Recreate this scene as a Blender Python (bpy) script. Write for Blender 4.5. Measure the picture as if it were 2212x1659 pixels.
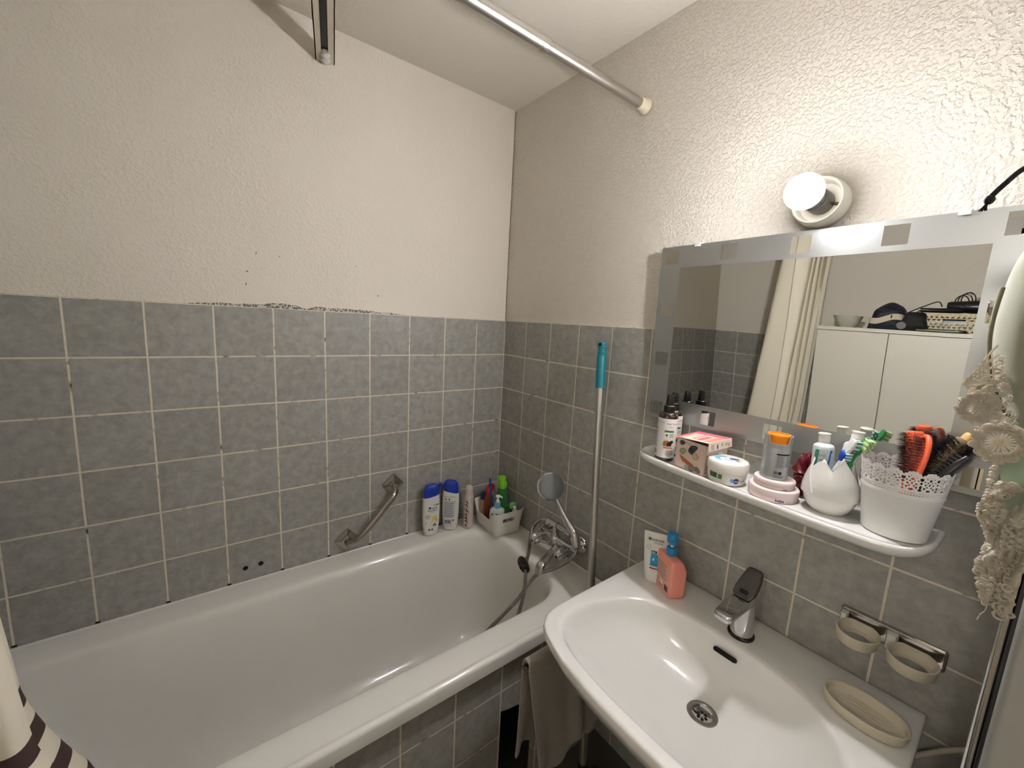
import bpy, bmesh, math, random
from mathutils import Vector, Matrix, noise
random.seed(7)
PI = math.pi
scene = bpy.context.scene
for o in list(bpy.data.objects):
    bpy.data.objects.remove(o)
COL = scene.collection

# ---------------------------------------------------------------- camera
cam_d = bpy.data.cameras.new('camera')
cam_d.sensor_width = 36.0
cam_d.lens = 14.201
cam_d.clip_start = 0.01
cam = bpy.data.objects.new('camera', cam_d)
COL.objects.link(cam)
CAM = Vector((1.46882, -1.07941, 1.46713))
Rm = Matrix(((0.6039086, -0.1526592, 0.7822976),
             (0.7953124, 0.0505738, -0.6040865),
             (0.0526556, 0.9869840, 0.1519537)))
cam.matrix_world = Matrix.Translation(CAM) @ Rm.to_4x4()
scene.camera = cam

# ---------------------------------------------------------------- world, exposure
wd = bpy.data.worlds.new('world')
scene.world = wd
wd.use_nodes = True
wd.node_tree.nodes['Background'].inputs[0].default_value = (0.9, 0.95, 1.0, 1)
wd.node_tree.nodes['Background'].inputs[1].default_value = 0.02
vs = scene.view_settings
vs.view_transform = 'Standard'
vs.look = 'None'
vs.gamma = 1.0
vs.use_curve_mapping = False
vs.exposure = 0.48
BULB_STRENGTH = 1050.0
BULB_SIDE = 0.010
BULB_COLOR = (1.0, 0.97, 0.985)
FILL_POWER = 22.0
# fill lamp added out of view, shining through an added doorway behind the camera
hl_d = bpy.data.lights.new('fill_lamp', 'POINT')
hl_d.energy = FILL_POWER
hl_d.color = (1.0, 0.955, 0.90)
hl_d.shadow_soft_size = 0.12
hl_o = bpy.data.objects.new('fill_lamp', hl_d)
COL.objects.link(hl_o)
hl_o.location = (1.62, -2.75, 2.12)

# ---------------------------------------------------------------- materials
MATS = {}
def srgb(r, g, b):
    def f(c):
        c /= 255.0
        return c/12.92 if c <= 0.04045 else ((c+0.055)/1.055)**2.4
    return (f(r), f(g), f(b), 1.0)

def N(nt, typ, **kw):
    n = nt.nodes.new(typ)
    for k, v in kw.items():
        setattr(n, k, v)
    return n

def mat(name, rgb, rough=0.5, metal=0.0, bump=0.0, bscale=60.0, var=0.06, vscale=12.0,
        coat=0.0, trans=0.0, alpha=1.0, sheen=0.0, sss=0.0, spec=0.5, rvar=0.0):
    """Principled material with procedural colour variation and bump."""
    if name in MATS:
        return MATS[name]
    m = bpy.data.materials.new(name)
    m.use_nodes = True
    nt = m.node_tree
    b = nt.nodes['Principled BSDF']
    c = srgb(*rgb)
    tc = N(nt, 'ShaderNodeTexCoord')
    nz = N(nt, 'ShaderNodeTexNoise')
    nz.inputs['Scale'].default_value = vscale
    nz.inputs['Detail'].default_value = 4
    nt.links.new(tc.outputs['Object'], nz.inputs['Vector'])
    mx = N(nt, 'ShaderNodeMix', data_type='RGBA')
    mx.inputs['A'].default_value = tuple(x*(1-var) for x in c[:3]) + (1,)
    mx.inputs['B'].default_value = tuple(min(1, x*(1+var)) for x in c[:3]) + (1,)
    nt.links.new(nz.outputs['Fac'], mx.inputs['Factor'])
    nt.links.new(mx.outputs['Result'], b.inputs['Base Color'])
    b.inputs['Roughness'].default_value = rough
    b.inputs['Metallic'].default_value = metal
    b.inputs['Specular IOR Level'].default_value = spec
    b.inputs['Coat Weight'].default_value = coat
    b.inputs['Coat Roughness'].default_value = 0.05
    b.inputs['Transmission Weight'].default_value = trans
    b.inputs['Alpha'].default_value = alpha
    b.inputs['Sheen Weight'].default_value = sheen
    if sss:
        b.inputs['Subsurface Weight'].default_value = sss
        b.inputs['Subsurface Radius'].default_value = (0.01, 0.01, 0.01)
    if rvar:
        mr = N(nt, 'ShaderNodeMapRange')
        mr.inputs['To Min'].default_value = max(0.02, rough-rvar)
        mr.inputs['To Max'].default_value = rough+rvar
        nt.links.new(nz.outputs['Fac'], mr.inputs['Value'])
        nt.links.new(mr.outputs['Result'], b.inputs['Roughness'])
    if bump:
        n2 = N(nt, 'ShaderNodeTexNoise')
        n2.inputs['Scale'].default_value = bscale
        n2.inputs['Detail'].default_value = 3
        nt.links.new(tc.outputs['Object'], n2.inputs['Vector'])
        bp = N(nt, 'ShaderNodeBump')
        bp.inputs['Strength'].default_value = bump
        bp.inputs['Distance'].default_value = 0.002
        nt.links.new(n2.outputs['Fac'], bp.inputs['Height'])
        nt.links.new(bp.outputs['Normal'], b.inputs['Normal'])
    MATS[name] = m
    return m

def math_(nt, op, a, b=None, c=None, clamp=False):
    n = N(nt, 'ShaderNodeMath', operation=op)
    n.use_clamp = clamp
    for i, v in enumerate((a, b, c)):
        if v is None:
            continue
        if isinstance(v, (int, float)):
            n.inputs[i].default_value = v
        else:
            nt.links.new(v, n.inputs[i])
    return n.outputs[0]

def tile_material(name, axis, off=0.0):
    """15 cm grey glazed tiles with pale grout, laid in world metres; axis = horizontal axis (0 x, 1 y)."""
    m = bpy.data.materials.new(name)
    m.use_nodes = True
    nt = m.node_tree
    b = nt.nodes['Principled BSDF']
    geo = N(nt, 'ShaderNodeNewGeometry')
    sp = N(nt, 'ShaderNodeSeparateXYZ')
    nt.links.new(geo.outputs['Position'], sp.inputs[0])
    # slight wander of the joints
    wn = N(nt, 'ShaderNodeTexNoise')
    wn.inputs['Scale'].default_value = 5.0
    nt.links.new(geo.outputs['Position'], wn.inputs['Vector'])
    wob = math_(nt, 'MULTIPLY', math_(nt, 'SUBTRACT', wn.outputs['Fac'], 0.5), 0.018)
    h = math_(nt, 'ADD', sp.outputs[axis], off)
    u = math_(nt, 'ADD', math_(nt, 'DIVIDE', h, 0.15), wob)
    v = math_(nt, 'ADD', math_(nt, 'DIVIDE', math_(nt, 'SUBTRACT', sp.outputs[2], 1.47), 0.15), wob)
    def dist(w):   # 0 at joint .. 0.5 tile centre
        f = math_(nt, 'FRACT', math_(nt, 'ADD', w, 100.0))
        return math_(nt, 'SUBTRACT', 0.5, math_(nt, 'ABSOLUTE', math_(nt, 'SUBTRACT', f, 0.5)))
    du, dv = dist(u), dist(v)
    d = math_(nt, 'MINIMUM', du, dv)
    gm = math_(nt, 'LESS_THAN', d, 0.0150)
    # tile colour: mottled
    n1 = N(nt, 'ShaderNodeTexNoise')
    n1.inputs['Scale'].default_value = 42.0
    n1.inputs['Detail'].default_value = 5
    n1.inputs['Roughness'].default_value = 0.62
    n1.inputs['Distortion'].default_value = 0.25
    cmb = N(nt, 'ShaderNodeCombineXYZ')
    nt.links.new(math_(nt, 'FLOOR', u), cmb.inputs[0])
    nt.links.new(math_(nt, 'FLOOR', v), cmb.inputs[1])
    wv = N(nt, 'ShaderNodeTexWhiteNoise')
    nt.links.new(cmb.outputs[0], wv.inputs['Vector'])
    vadd = N(nt, 'ShaderNodeVectorMath', operation='MULTIPLY_ADD')
    nt.links.new(wv.outputs['Color'], vadd.inputs[0])
    vadd.inputs[1].default_value = (3, 3, 3)
    nt.links.new(geo.outputs['Position'], vadd.inputs[2])
    nt.links.new(vadd.outputs[0], n1.inputs['Vector'])
    cr = N(nt, 'ShaderNodeValToRGB')
    e = cr.color_ramp.elements
    e[0].position = 0.30; e[0].color = srgb(143, 142, 136)
    e[1].position = 0.72; e[1].color = srgb(170, 169, 162)
    nt.links.new(n1.outputs['Fac'], cr.inputs['Fac'])
    # per tile brightness
    hv = N(nt, 'ShaderNodeHueSaturation')
    nt.links.new(cr.outputs['Color'], hv.inputs['Color'])
    nt.links.new(math_(nt, 'MULTIPLY_ADD', wv.outputs['Value'], 0.10, 0.95), hv.inputs['Value'])
    # grout
    n2 = N(nt, 'ShaderNodeTexNoise')
    n2.inputs['Scale'].default_value = 30.0
    nt.links.new(geo.outputs['Position'], n2.inputs['Vector'])
    gr = N(nt, 'ShaderNodeValToRGB')
    gr.color_ramp.elements[0].position = 0.24; gr.color_ramp.elements[0].color = srgb(88, 80, 66)
    gr.color_ramp.elements[1].position = 0.40; gr.color_ramp.elements[1].color = srgb(220, 212, 194)
    nt.links.new(n2.outputs['Fac'], gr.inputs['Fac'])
    mx = N(nt, 'ShaderNodeMix', data_type='RGBA')
    nt.links.new(gm, mx.inputs['Factor'])
    nt.links.new(hv.outputs['Color'], mx.inputs['A'])
    nt.links.new(gr.outputs['Color'], mx.inputs['B'])
    # black mould where the upright joints meet the bath
    low = math_(nt, 'LESS_THAN', math_(nt, 'ABSOLUTE', math_(nt, 'SUBTRACT', sp.outputs[2], 0.583)), 0.004)
    near = math_(nt, 'LESS_THAN', du, 0.035)
    mk = math_(nt, 'MULTIPLY', low, near)
    m2 = N(nt, 'ShaderNodeMix', data_type='RGBA')
    nt.links.new(mk, m2.inputs['Factor'])
    nt.links.new(mx.outputs['Result'], m2.inputs['A'])
    m2.inputs['B'].default_value = srgb(34, 24, 16)
    nt.links.new(m2.outputs['Result'], b.inputs['Base Color'])
    rr = math_(nt, 'MULTIPLY_ADD', gm, 0.5, 0.30)
    nt.links.new(math_(nt, 'ADD', rr, math_(nt, 'MULTIPLY', n1.outputs['Fac'], 0.12)), b.inputs['Roughness'])
    b.inputs['Specular IOR Level'].default_value = 0.45
    hgt = math_(nt, 'MINIMUM', math_(nt, 'DIVIDE', d, 0.022), 1.0)
    hsum = math_(nt, 'ADD', hgt, math_(nt, 'MULTIPLY', n1.outputs['Fac'], 0.25))
    bp = N(nt, 'ShaderNodeBump')
    bp.inputs['Strength'].default_value = 0.5
    bp.inputs['Distance'].default_value = 0.0015
    nt.links.new(hsum, bp.inputs['Height'])
    nt.links.new(bp.outputs['Normal'], b.inputs['Normal'])
    return m

def plaster_material(name, rgb, strength, scale=75.0, mould=False, flakes=False):
    m = bpy.data.materials.new(name)
    m.use_nodes = True
    nt = m.node_tree
    b = nt.nodes['Principled BSDF']
    geo = N(nt, 'ShaderNodeNewGeometry')
    n1 = N(nt, 'ShaderNodeTexNoise')
    n1.inputs['Scale'].default_value = scale
    n1.inputs['Detail'].default_value = 3
    n1.inputs['Distortion'].default_value = 0.2
    nt.links.new(geo.outputs['Position'], n1.inputs['Vector'])
    n2 = N(nt, 'ShaderNodeTexNoise')
    n2.inputs['Scale'].default_value = 3.0
    nt.links.new(geo.outputs['Position'], n2.inputs['Vector'])
    c = srgb(*rgb)
    mx = N(nt, 'ShaderNodeMix', data_type='RGBA')
    mx.inputs['A'].default_value = tuple(x*0.95 for x in c[:3])+(1,)
    mx.inputs['B'].default_value = c
    nt.links.new(n2.outputs['Fac'], mx.inputs['Factor'])
    col = mx.outputs['Result']
    ramp = N(nt, 'ShaderNodeValToRGB')
    ramp.color_ramp.elements[0].position = 0.46
    ramp.color_ramp.elements[1].position = 0.64
    nt.links.new(n1.outputs['Fac'], ramp.inputs['Fac'])
    vr = N(nt, 'ShaderNodeTexVoronoi')
    vr.inputs['Scale'].default_value = scale*0.55
    nt.links.new(geo.outputs['Position'], vr.inputs['Vector'])
    blob = math_(nt, 'SUBTRACT', 1.0, math_(nt, 'MULTIPLY', vr.outputs['Distance'], 2.6), clamp=True)
    hgt = math_(nt, 'ADD', ramp.outputs['Color'], math_(nt, 'MULTIPLY', blob, 0.35))
    if mould:
        sp = N(nt, 'ShaderNodeSeparateXYZ')
        nt.links.new(geo.outputs['Position'], sp.inputs[0])
        n3 = N(nt, 'ShaderNodeTexNoise')
        n3.inputs['Scale'].default_value = 14.0
        n3.inputs['Detail'].default_value = 6
        nt.links.new(geo.outputs['Position'], n3.inputs['Vector'])
        # band just above the tiles between two points along the wall
        zz = math_(nt, 'SUBTRACT', sp.outputs[2], 1.4705)
        yy = math_(nt, 'ABSOLUTE', math_(nt, 'ADD', sp.outputs[1], 0.79))
        taper = math_(nt, 'SUBTRACT', 1.0, math_(nt, 'POWER', math_(nt, 'DIVIDE', yy, 0.33), 2.0), clamp=True)
        top = math_(nt, 'MULTIPLY', taper, math_(nt, 'MULTIPLY_ADD', n3.outputs['Fac'], 0.034, -0.004))
        band = math_(nt, 'LESS_THAN', zz, top)
        # scattered specks
        n4 = N(nt, 'ShaderNodeTexNoise')
        n4.inputs['Scale'].default_value = 38.0
        n4.inputs['Detail'].default_value = 2
        nt.links.new(geo.outputs['Position'], n4.inputs['Vector'])
        n5 = N(nt, 'ShaderNodeTexNoise')
        n5.inputs['Scale'].default_value = 6.0
        nt.links.new(geo.outputs['Position'], n5.inputs['Vector'])
        inz = math_(nt, 'LESS_THAN', zz, 0.17)
        iny = math_(nt, 'LESS_THAN', yy, 0.30)
        spk = math_(nt, 'GREATER_THAN', math_(nt, 'ADD', n4.outputs['Fac'], math_(nt, 'MULTIPLY', n5.outputs['Fac'], 0.3)), 0.905)
        spk = math_(nt, 'MULTIPLY', spk, math_(nt, 'MULTIPLY', inz, iny))
        n6 = N(nt, 'ShaderNodeTexNoise')
        n6.inputs['Scale'].default_value = 170.0
        n6.inputs['Detail'].default_value = 4
        nt.links.new(geo.outputs['Position'], n6.inputs['Vector'])
        band = math_(nt, 'MULTIPLY', band, math_(nt, 'MULTIPLY_ADD', math_(nt, 'GREATER_THAN', n6.outputs['Fac'], 0.49), 0.75, 0.25))
        mk = math_(nt, 'MAXIMUM', math_(nt, 'MULTIPLY', band, 0.9), math_(nt, 'MULTIPLY', spk, 0.75))
        m2 = N(nt, 'ShaderNodeMix', data_type='RGBA')
        nt.links.new(mk, m2.inputs['Factor'])
        nt.links.new(col, m2.inputs['A'])
        m2.inputs['B'].default_value = srgb(72, 64, 58)
        col = m2.outputs['Result']
    nt.links.new(col, b.inputs['Base Color'])
    b.inputs['Roughness'].default_value = 0.62
    b.inputs['Specular IOR Level'].default_value = 0.35
    bp = N(nt, 'ShaderNodeBump')
    bp.inputs['Strength'].default_value = strength
    bp.inputs['Distance'].default_value = 0.0022
    nt.links.new(hgt, bp.inputs['Height'])
    nt.links.new(bp.outputs['Normal'], b.inputs['Normal'])
    return m

def stripe_material(name, base, stripe, bands):
    """Fabric, plain above and with dark horizontal bands (z ranges in metres) near the hem."""
    m = bpy.data.materials.new(name)
    m.use_nodes = True
    nt = m.node_tree
    b = nt.nodes['Principled BSDF']
    geo = N(nt, 'ShaderNodeNewGeometry')
    sp = N(nt, 'ShaderNodeSeparateXYZ')
    nt.links.new(geo.outputs['Position'], sp.inputs[0])
    tot = None
    for z0, z1 in bands:
        k = math_(nt, 'MULTIPLY', math_(nt, 'GREATER_THAN', sp.outputs[2], z0), math_(nt, 'LESS_THAN', sp.outputs[2], z1))
        tot = k if tot is None else math_(nt, 'ADD', tot, k, clamp=True)
    mx = N(nt, 'ShaderNodeMix', data_type='RGBA')
    nt.links.new(tot, mx.inputs['Factor'])
    mx.inputs['A'].default_value = srgb(*base)
    mx.inputs['B'].default_value = srgb(*stripe)
    nt.links.new(mx.outputs['Result'], b.inputs['Base Color'])
    b.inputs['Roughness'].default_value = 0.8
    n2 = N(nt, 'ShaderNodeTexNoise')
    n2.inputs['Scale'].default_value = 500
    nt.links.new(geo.outputs['Position'], n2.inputs['Vector'])
    bp = N(nt, 'ShaderNodeBump')
    bp.inputs['Strength'].default_value = 0.15
    bp.inputs['Distance'].default_value = 0.001
    nt.links.new(n2.outputs['Fac'], bp.inputs['Height'])
    nt.links.new(bp.outputs['Normal'], b.inputs['Normal'])
    return m

def translucent(m, fac, rgb):
    nt = m.node_tree
    b = nt.nodes['Principled BSDF']
    out = nt.nodes['Material Output']
    t = N(nt, 'ShaderNodeBsdfTranslucent')
    t.inputs['Color'].default_value = srgb(*rgb)
    mx = N(nt, 'ShaderNodeMixShader')
    mx.inputs[0].default_value = fac
    nt.links.new(b.outputs[0], mx.inputs[1]); nt.links.new(t.outputs[0], mx.inputs[2])
    nt.links.new(mx.outputs[0], out.inputs['Surface'])
    return m

def weave(m, scale=900.0, strength=0.5, dist=0.0008):
    nt = m.node_tree
    b = nt.nodes['Principled BSDF']
    tc = N(nt, 'ShaderNodeTexCoord')
    w1 = N(nt, 'ShaderNodeTexWave'); w1.bands_direction = 'X'; w1.inputs['Scale'].default_value = scale/6
    w2 = N(nt, 'ShaderNodeTexWave'); w2.bands_direction = 'Z'; w2.inputs['Scale'].default_value = scale/6
    for w in (w1, w2):
        w.inputs['Distortion'].default_value = 2.0
        w.inputs['Detail'].default_value = 2.0
        nt.links.new(tc.outputs['Object'], w.inputs['Vector'])
    s = math_(nt, 'ADD', w1.outputs['Fac'], w2.outputs['Fac'])
    bp = N(nt, 'ShaderNodeBump')
    bp.inputs['Strength'].default_value = strength
    bp.inputs['Distance'].default_value = dist
    nt.links.new(s, bp.inputs['Height'])
    nt.links.new(bp.outputs['Normal'], b.inputs['Normal'])
    return m

# ---------------------------------------------------------------- geometry helpers
class G:
    def __init__(self):
        self.v = []; self.f = []; self.m = []
    def add(self, vs, fs, mi=0):
        o = len(self.v)
        self.v += [Vector(x) for x in vs]
        self.f += [tuple(i+o for i in q) for q in fs]
        self.m += [mi]*len(fs)
        return self
    def merge(self, g, M=None, mi=None):
        o = len(self.v)
        self.v += [(M @ x if M is not None else x.copy()) for x in g.v]
        self.f += [tuple(i+o for i in q) for q in g.f]
        self.m += [(mi if mi is not None else k) for k in g.m]
        return self
    def tf(self, M):
        self.v = [M @ x for x in self.v]
        return self
    # closed rings lofted into a skin
    def loft(self, rings, cap0=True, cap1=True, closed=True, mi=0):
        n = len(rings[0]); o = len(self.v)
        for r in rings:
            self.v += [Vector(p) for p in r]
        for i in range(len(rings)-1):
            for j in range(n if closed else n-1):
                k = (j+1) % n
                self.f.append((o+i*n+j, o+i*n+k, o+(i+1)*n+k, o+(i+1)*n+j)); self.m.append(mi)
        if cap0:
            self.f.append(tuple(o+j for j in reversed(range(n)))); self.m.append(mi)
        if cap1:
            self.f.append(tuple(o+(len(rings)-1)*n+j for j in range(n))); self.m.append(mi)
        return self
    def lathe(self, prof, seg=48, cap0=True, cap1=True, mi=0, c=(0, 0, 0)):
        rings = [[(c[0]+r*math.cos(2*PI*j/seg), c[1]+r*math.sin(2*PI*j/seg), c[2]+z) for j in range(seg)] for r, z in prof]
        return self.loft(rings, cap0, cap1, mi=mi)
    def tube(self, pts, rad, seg=10, cap=True, mi=0):
        pts = [Vector(p) for p in pts]
        n = len(pts)
        R = rad if isinstance(rad, (list, tuple)) else [rad]*n
        rings = []
        up = None
        for i, p in enumerate(pts):
            t = (pts[min(i+1, n-1)]-pts[max(i-1, 0)])
            if t.length < 1e-9: t = Vector((0, 0, 1))
            t.normalize()
            if up is None:
                up = Vector((0, 0, 1)) if abs(t.z) < 0.9 else Vector((1, 0, 0))
            a = t.cross(up)
            if a.length < 1e-6: a = t.cross(Vector((0, 1, 0)))
            a.normalize(); b = a.cross(t).normalized(); up = b
            rings.append([p+(a*math.cos(2*PI*k/seg)+b*math.sin(2*PI*k/seg))*R[i] for k in range(seg)])
        return self.loft(rings, cap, cap, mi=mi)
    def box(self, c, s, mi=0, bev=0.0, rot=None):
        hx, hy, hz = s[0]/2, s[1]/2, s[2]/2
        if bev > 0:
            g = G()
            b = min(bev, hz*0.98)
            k = min(bev, hx*0.98, hy*0.98)
            st = [(-hz, 0.6*b+0), (-hz+0.3*b, 0.15*b), (-hz+b, 0), (hz-b, 0), (hz-0.3*b, 0.15*b), (hz, 0.6*b)]
            rings = [[(x, y, z) for x, y in rrect(0, 0, hx-i, hy-i, k, 4)] for z, i in st]
            g.loft(rings)
        else:
            g = G()
            vs = [(x, y, z) for z in (-hz, hz) for x, y in ((-hx, -hy), (hx, -hy), (hx, hy), (-hx, hy))]
            g.add(vs, [(3, 2, 1, 0), (4, 5, 6, 7), (0, 1, 5, 4), (1, 2, 6, 5), (2, 3, 7, 6), (3, 0, 4, 7)])
        M = Matrix.Translation(Vector(c))
        if rot is not None: M = M @ rot
        return self.merge(g, M, mi)
    def sphere(self, c, r, seg=16, rings=10, mi=0, sc=(1, 1, 1)):
        prof = []
        for i in range(rings+1):
            a = -PI/2+PI*i/rings
            prof.append((max(1e-5, r*math.cos(a)), r*math.sin(a)))
        g = G().lathe(prof, seg, True, True)
        return self.merge(g, Matrix.Translation(Vector(c)) @ Matrix.Diagonal(Vector((sc[0], sc[1], sc[2], 1))), mi)

def rrect(cx, cy, hx, hy, r, nc=6, ns=0):
    """rounded rectangle outline, counter-clockwise, constant point count"""
    r = max(1e-5, min(r, hx-1e-5, hy-1e-5))
    out = []
    for qx, qy, a0 in ((1, 1, 0), (-1, 1, PI/2), (-1, -1, PI), (1, -1, 3*PI/2)):
        for i in range(nc+1):
            a = a0+PI/2*i/nc
            out.append((cx+qx*(hx-r)+r*math.cos(a), cy+qy*(hy-r)+r*math.sin(a)))
        if ns:
            nx, ny, na = {0: (-1, 1, PI/2), PI/2: (-1, -1, PI), PI: (1, -1, 3*PI/2), 3*PI/2: (1, 1, 2*PI)}[a0]
            p = out[-1]
            q = (cx+nx*(hx-r)+r*math.cos(na), cy+ny*(hy-r)+r*math.sin(na))
            for i in range(1, ns+1):
                t = i/(ns+1)
                out.append((p[0]+(q[0]-p[0])*t, p[1]+(q[1]-p[1])*t))
    return out

def sellipse(hx, hy, e, n=40, cx=0, cy=0):
    out = []
    for i in range(n):
        a = 2*PI*i/n
        c, s = math.cos(a), math.sin(a)
        out.append((cx+hx*math.copysign(abs(c)**(2/e), c), cy+hy*math.copysign(abs(s)**(2/e), s)))
    return out

def spline(pts, n=8):
    P = [Vector(p) for p in pts]
    P = [P[0]*2-P[1]]+P+[P[-1]*2-P[-2]]
    out = []
    for i in range(1, len(P)-2):
        for k in range(n):
            t = k/n
            a, b, c, d = P[i-1], P[i], P[i+1], P[i+2]
            out.append(0.5*((2*b)+(c-a)*t+(2*a-5*b+4*c-d)*t*t+(3*b-a-3*c+d)*t**3))
    out.append(P[-2])
    return out

def interp(tab, z):
    """linear interpolation in a table of (z, a, b, ...)"""
    if z <= tab[0][0]: return tab[0][1:]
    for p, q in zip(tab, tab[1:]):
        if z <= q[0]:
            t = (z-p[0])/(q[0]-p[0]+1e-12)
            return tuple(a+(b-a)*t for a, b in zip(p[1:], q[1:]))
    return tab[-1][1:]

def link_mesh(name, g, mats, parent=None, smooth=True, angle=38, world=False):
    me = bpy.data.meshes.new(name)
    vs = g.v
    if world and parent is not None:
        inv = Matrix.Rotation(-parent.rotation_euler.z, 4, 'Z') @ Matrix.Translation(-parent_world(parent))
        vs = [inv @ v for v in vs]
    me.from_pydata([tuple(v) for v in vs], [], g.f)
    if not isinstance(mats, (list, tuple)): mats = [mats]
    for m in mats: me.materials.append(m)
    if len(mats) > 1:
        me.polygons.foreach_set('material_index', g.m)
    bm = bmesh.new(); bm.from_mesh(me)
    bmesh.ops.recalc_face_normals(bm, faces=bm.faces)
    bm.to_mesh(me); bm.free()
    if smooth:
        me.polygons.foreach_set('use_smooth', [True]*len(me.polygons))
        me.set_sharp_from_angle(angle=math.radians(angle))
    me.update()
    o = bpy.data.objects.new(name, me)
    COL.objects.link(o)
    if parent is not None: o.parent = parent
    return o

def parent_world(p):
    return Vector(p.location) if p.parent is None else Vector(p.location)+parent_world(p.parent)

def thing(name, label, cat, loc=(0, 0, 0), rz=0.0, group=None):
    o = bpy.data.objects.new(name, None)
    COL.objects.link(o)
    o.empty_display_size = 0.02
    o.location = loc; o.rotation_euler = (0, 0, rz)
    o['label'] = label; o['category'] = cat
    if group: o['group'] = group
    return o

def part(name, g, m, parent, label=None, **kw):
    o = link_mesh(name, g, m, parent, **kw)
    if label: o['label'] = label
    return o

def tag(o, label, cat, group=None):
    o['label'] = label; o['category'] = cat
    if group: o['group'] = group
    return o

def struct(name, g, m, parent=None, **kw):
    o = link_mesh(name, g, m, parent, **kw)
    if parent is None: o['kind'] = 'structure'
    return o

def boolean(o, cutter_g):
    c = link_mesh('cutter', cutter_g, MATS.get('white_plastic') or mat('white_plastic', (232, 230, 224), 0.35), None, smooth=False)
    c.matrix_world = o.matrix_world
    md = o.modifiers.new('cut', 'BOOLEAN'); md.operation = 'DIFFERENCE'; md.solver = 'EXACT'; md.object = c
    c.parent = o.parent
    c.location = o.location
    dg = bpy.context.evaluated_depsgraph_get(); dg.update()
    me = bpy.data.meshes.new_from_object(o.evaluated_get(dg))
    o.modifiers.clear()
    o.data = me
    bpy.data.objects.remove(c)
    return o

def facing(x, y, turn=0.0):
    """rotation about z that points local -Y at the camera position"""
    return math.atan2(CAM.x-x, -(CAM.y-y))+turn

# ---- lettering and labels wrapped on a surface ----
_TXT = {}
def text2d(s, size, align='LEFT', shear=0.0, bold=0.0):
    key = (s, size, align, shear, bold)
    if key in _TXT: return _TXT[key]
    cu = bpy.data.curves.new('txt', 'FONT')
    cu.body = s; cu.size = size; cu.align_x = align; cu.shear = shear
    cu.resolution_u = 2; cu.offset = bold
    ob = bpy.data.objects.new('txt', cu)
    COL.objects.link(ob)
    dg = bpy.context.evaluated_depsgraph_get(); dg.update()
    me = bpy.data.meshes.new_from_object(ob.evaluated_get(dg))
    vs = [(v.co.x, v.co.y) for v in me.vertices]
    fs = [tuple(p.vertices) for p in me.polygons]
    bpy.data.objects.remove(ob)
    _TXT[key] = (vs, fs)
    return vs, fs

def put_text(g, mp, s, u, v, size, align='LEFT', off=0.0006, mi=0, shear=0.0, bold=0.0, rot=0.0, sx=1.0):
    vs, fs = text2d(s, size, align, shear, bold)
    ca, sa = math.cos(rot), math.sin(rot)
    g.add([mp(u+(x*sx*ca-y*sa), v+(x*sx*sa+y*ca), off) for x, y in vs], fs, mi)

def patch(g, mp, u0, u1, v0, v1, nu=10, nv=4, off=0.0004, mi=0, inside=None):
    vs = []; fs = []
    for j in range(nv+1):
        for i in range(nu+1):
            vs.append(mp(u0+(u1-u0)*i/nu, v0+(v1-v0)*j/nv, off))
    for j in range(nv):
        for i in range(nu):
            if inside is not None:
                uc = u0+(u1-u0)*(i+.5)/nu; vc = v0+(v1-v0)*(j+.5)/nv
                if not inside(uc, vc): continue
            a = j*(nu+1)+i
            fs.append((a, a+1, a+nu+2, a+nu+1))
    g.add(vs, fs, mi)

def poly_patch(g, mp, pts, off=0.0006, mi=0):
    cx = sum(p[0] for p in pts)/len(pts); cy = sum(p[1] for p in pts)/len(pts)
    vs = [mp(cx, cy, off)]+[mp(x, y, off) for x, y in pts]
    n = len(pts)
    g.add(vs, [(0, i+1, (i+1) % n+1) for i in range(n)], mi)

def blob_pts(cx, cy, rx, ry, n=14, rot=0.0, rough=0.0):
    out = []
    for i in range(n):
        a = 2*PI*i/n
        k = 1+rough*(random.random()-.5)
        x, y = rx*k*math.cos(a), ry*k*math.sin(a)
        out.append((cx+x*math.cos(rot)-y*math.sin(rot), cy+x*math.sin(rot)+y*math.cos(rot)))
    return out

def cyl_map(r_of_z, ang0=0.0):
    """u metres round the cylinder from local -Y, v = height"""
    def mp(u, v, off):
        r = r_of_z(v) if callable(r_of_z) else r_of_z
        a = -PI/2+ang0+u/r
        return ((r+off)*math.cos(a), (r+off)*math.sin(a), v)
    return mp

def sec_map(tab, e):
    """front (-Y) surface of a superelliptic bottle; tab = (z, hx, hy)"""
    def mp(u, v, off):
        hx, hy = interp(tab, v)[:2]
        q = min(0.985, abs(u)/hx)
        return (u, -(hy*(1-q**e)**(1/e)+off), v)
    return mp
# ---------------------------------------------------------------- shared materials
white_paint = plaster_material('white_plaster_smooth', (226, 220, 208), 0.25, 45)
plaster_l = plaster_material('white_plaster_left', (231, 223, 211), 0.32, 130, mould=True)
plaster_r = plaster_material('white_roughcast_right', (228, 222, 211), 0.70, 150)
tile_y = tile_material('grey_tiles_along_y', 1)
tile_x = tile_material('grey_tiles_along_x', 0)
enamel = mat('white_enamel', (229, 227, 221), 0.16, var=0.02, vscale=5, coat=0.5, rvar=0.05)
ceramic = mat('white_ceramic', (230, 229, 225), 0.14, var=0.02, vscale=6, coat=0.5)
chrome = mat('chrome', (205, 205, 205), 0.07, 1.0, var=0.03)
chrome_worn = mat('worn_chrome', (178, 174, 168), 0.16, 1.0, var=0.15, vscale=60, rvar=0.1)
alu = mat('brushed_aluminium', (190, 188, 183), 0.34, 1.0, var=0.06, vscale=200)
steel_d = mat('drain_steel', (150, 147, 142), 0.3, 1.0, var=0.1, vscale=80)
rubber = mat('black_rubber', (22, 21, 21), 0.6)
black_pl = mat('black_plastic', (20, 20, 22), 0.3)
dark_hole = mat('dark_cavity', (10, 9, 8), 0.9)
white_pl = mat('white_plastic', (232, 230, 224), 0.35, var=0.02)
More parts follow.
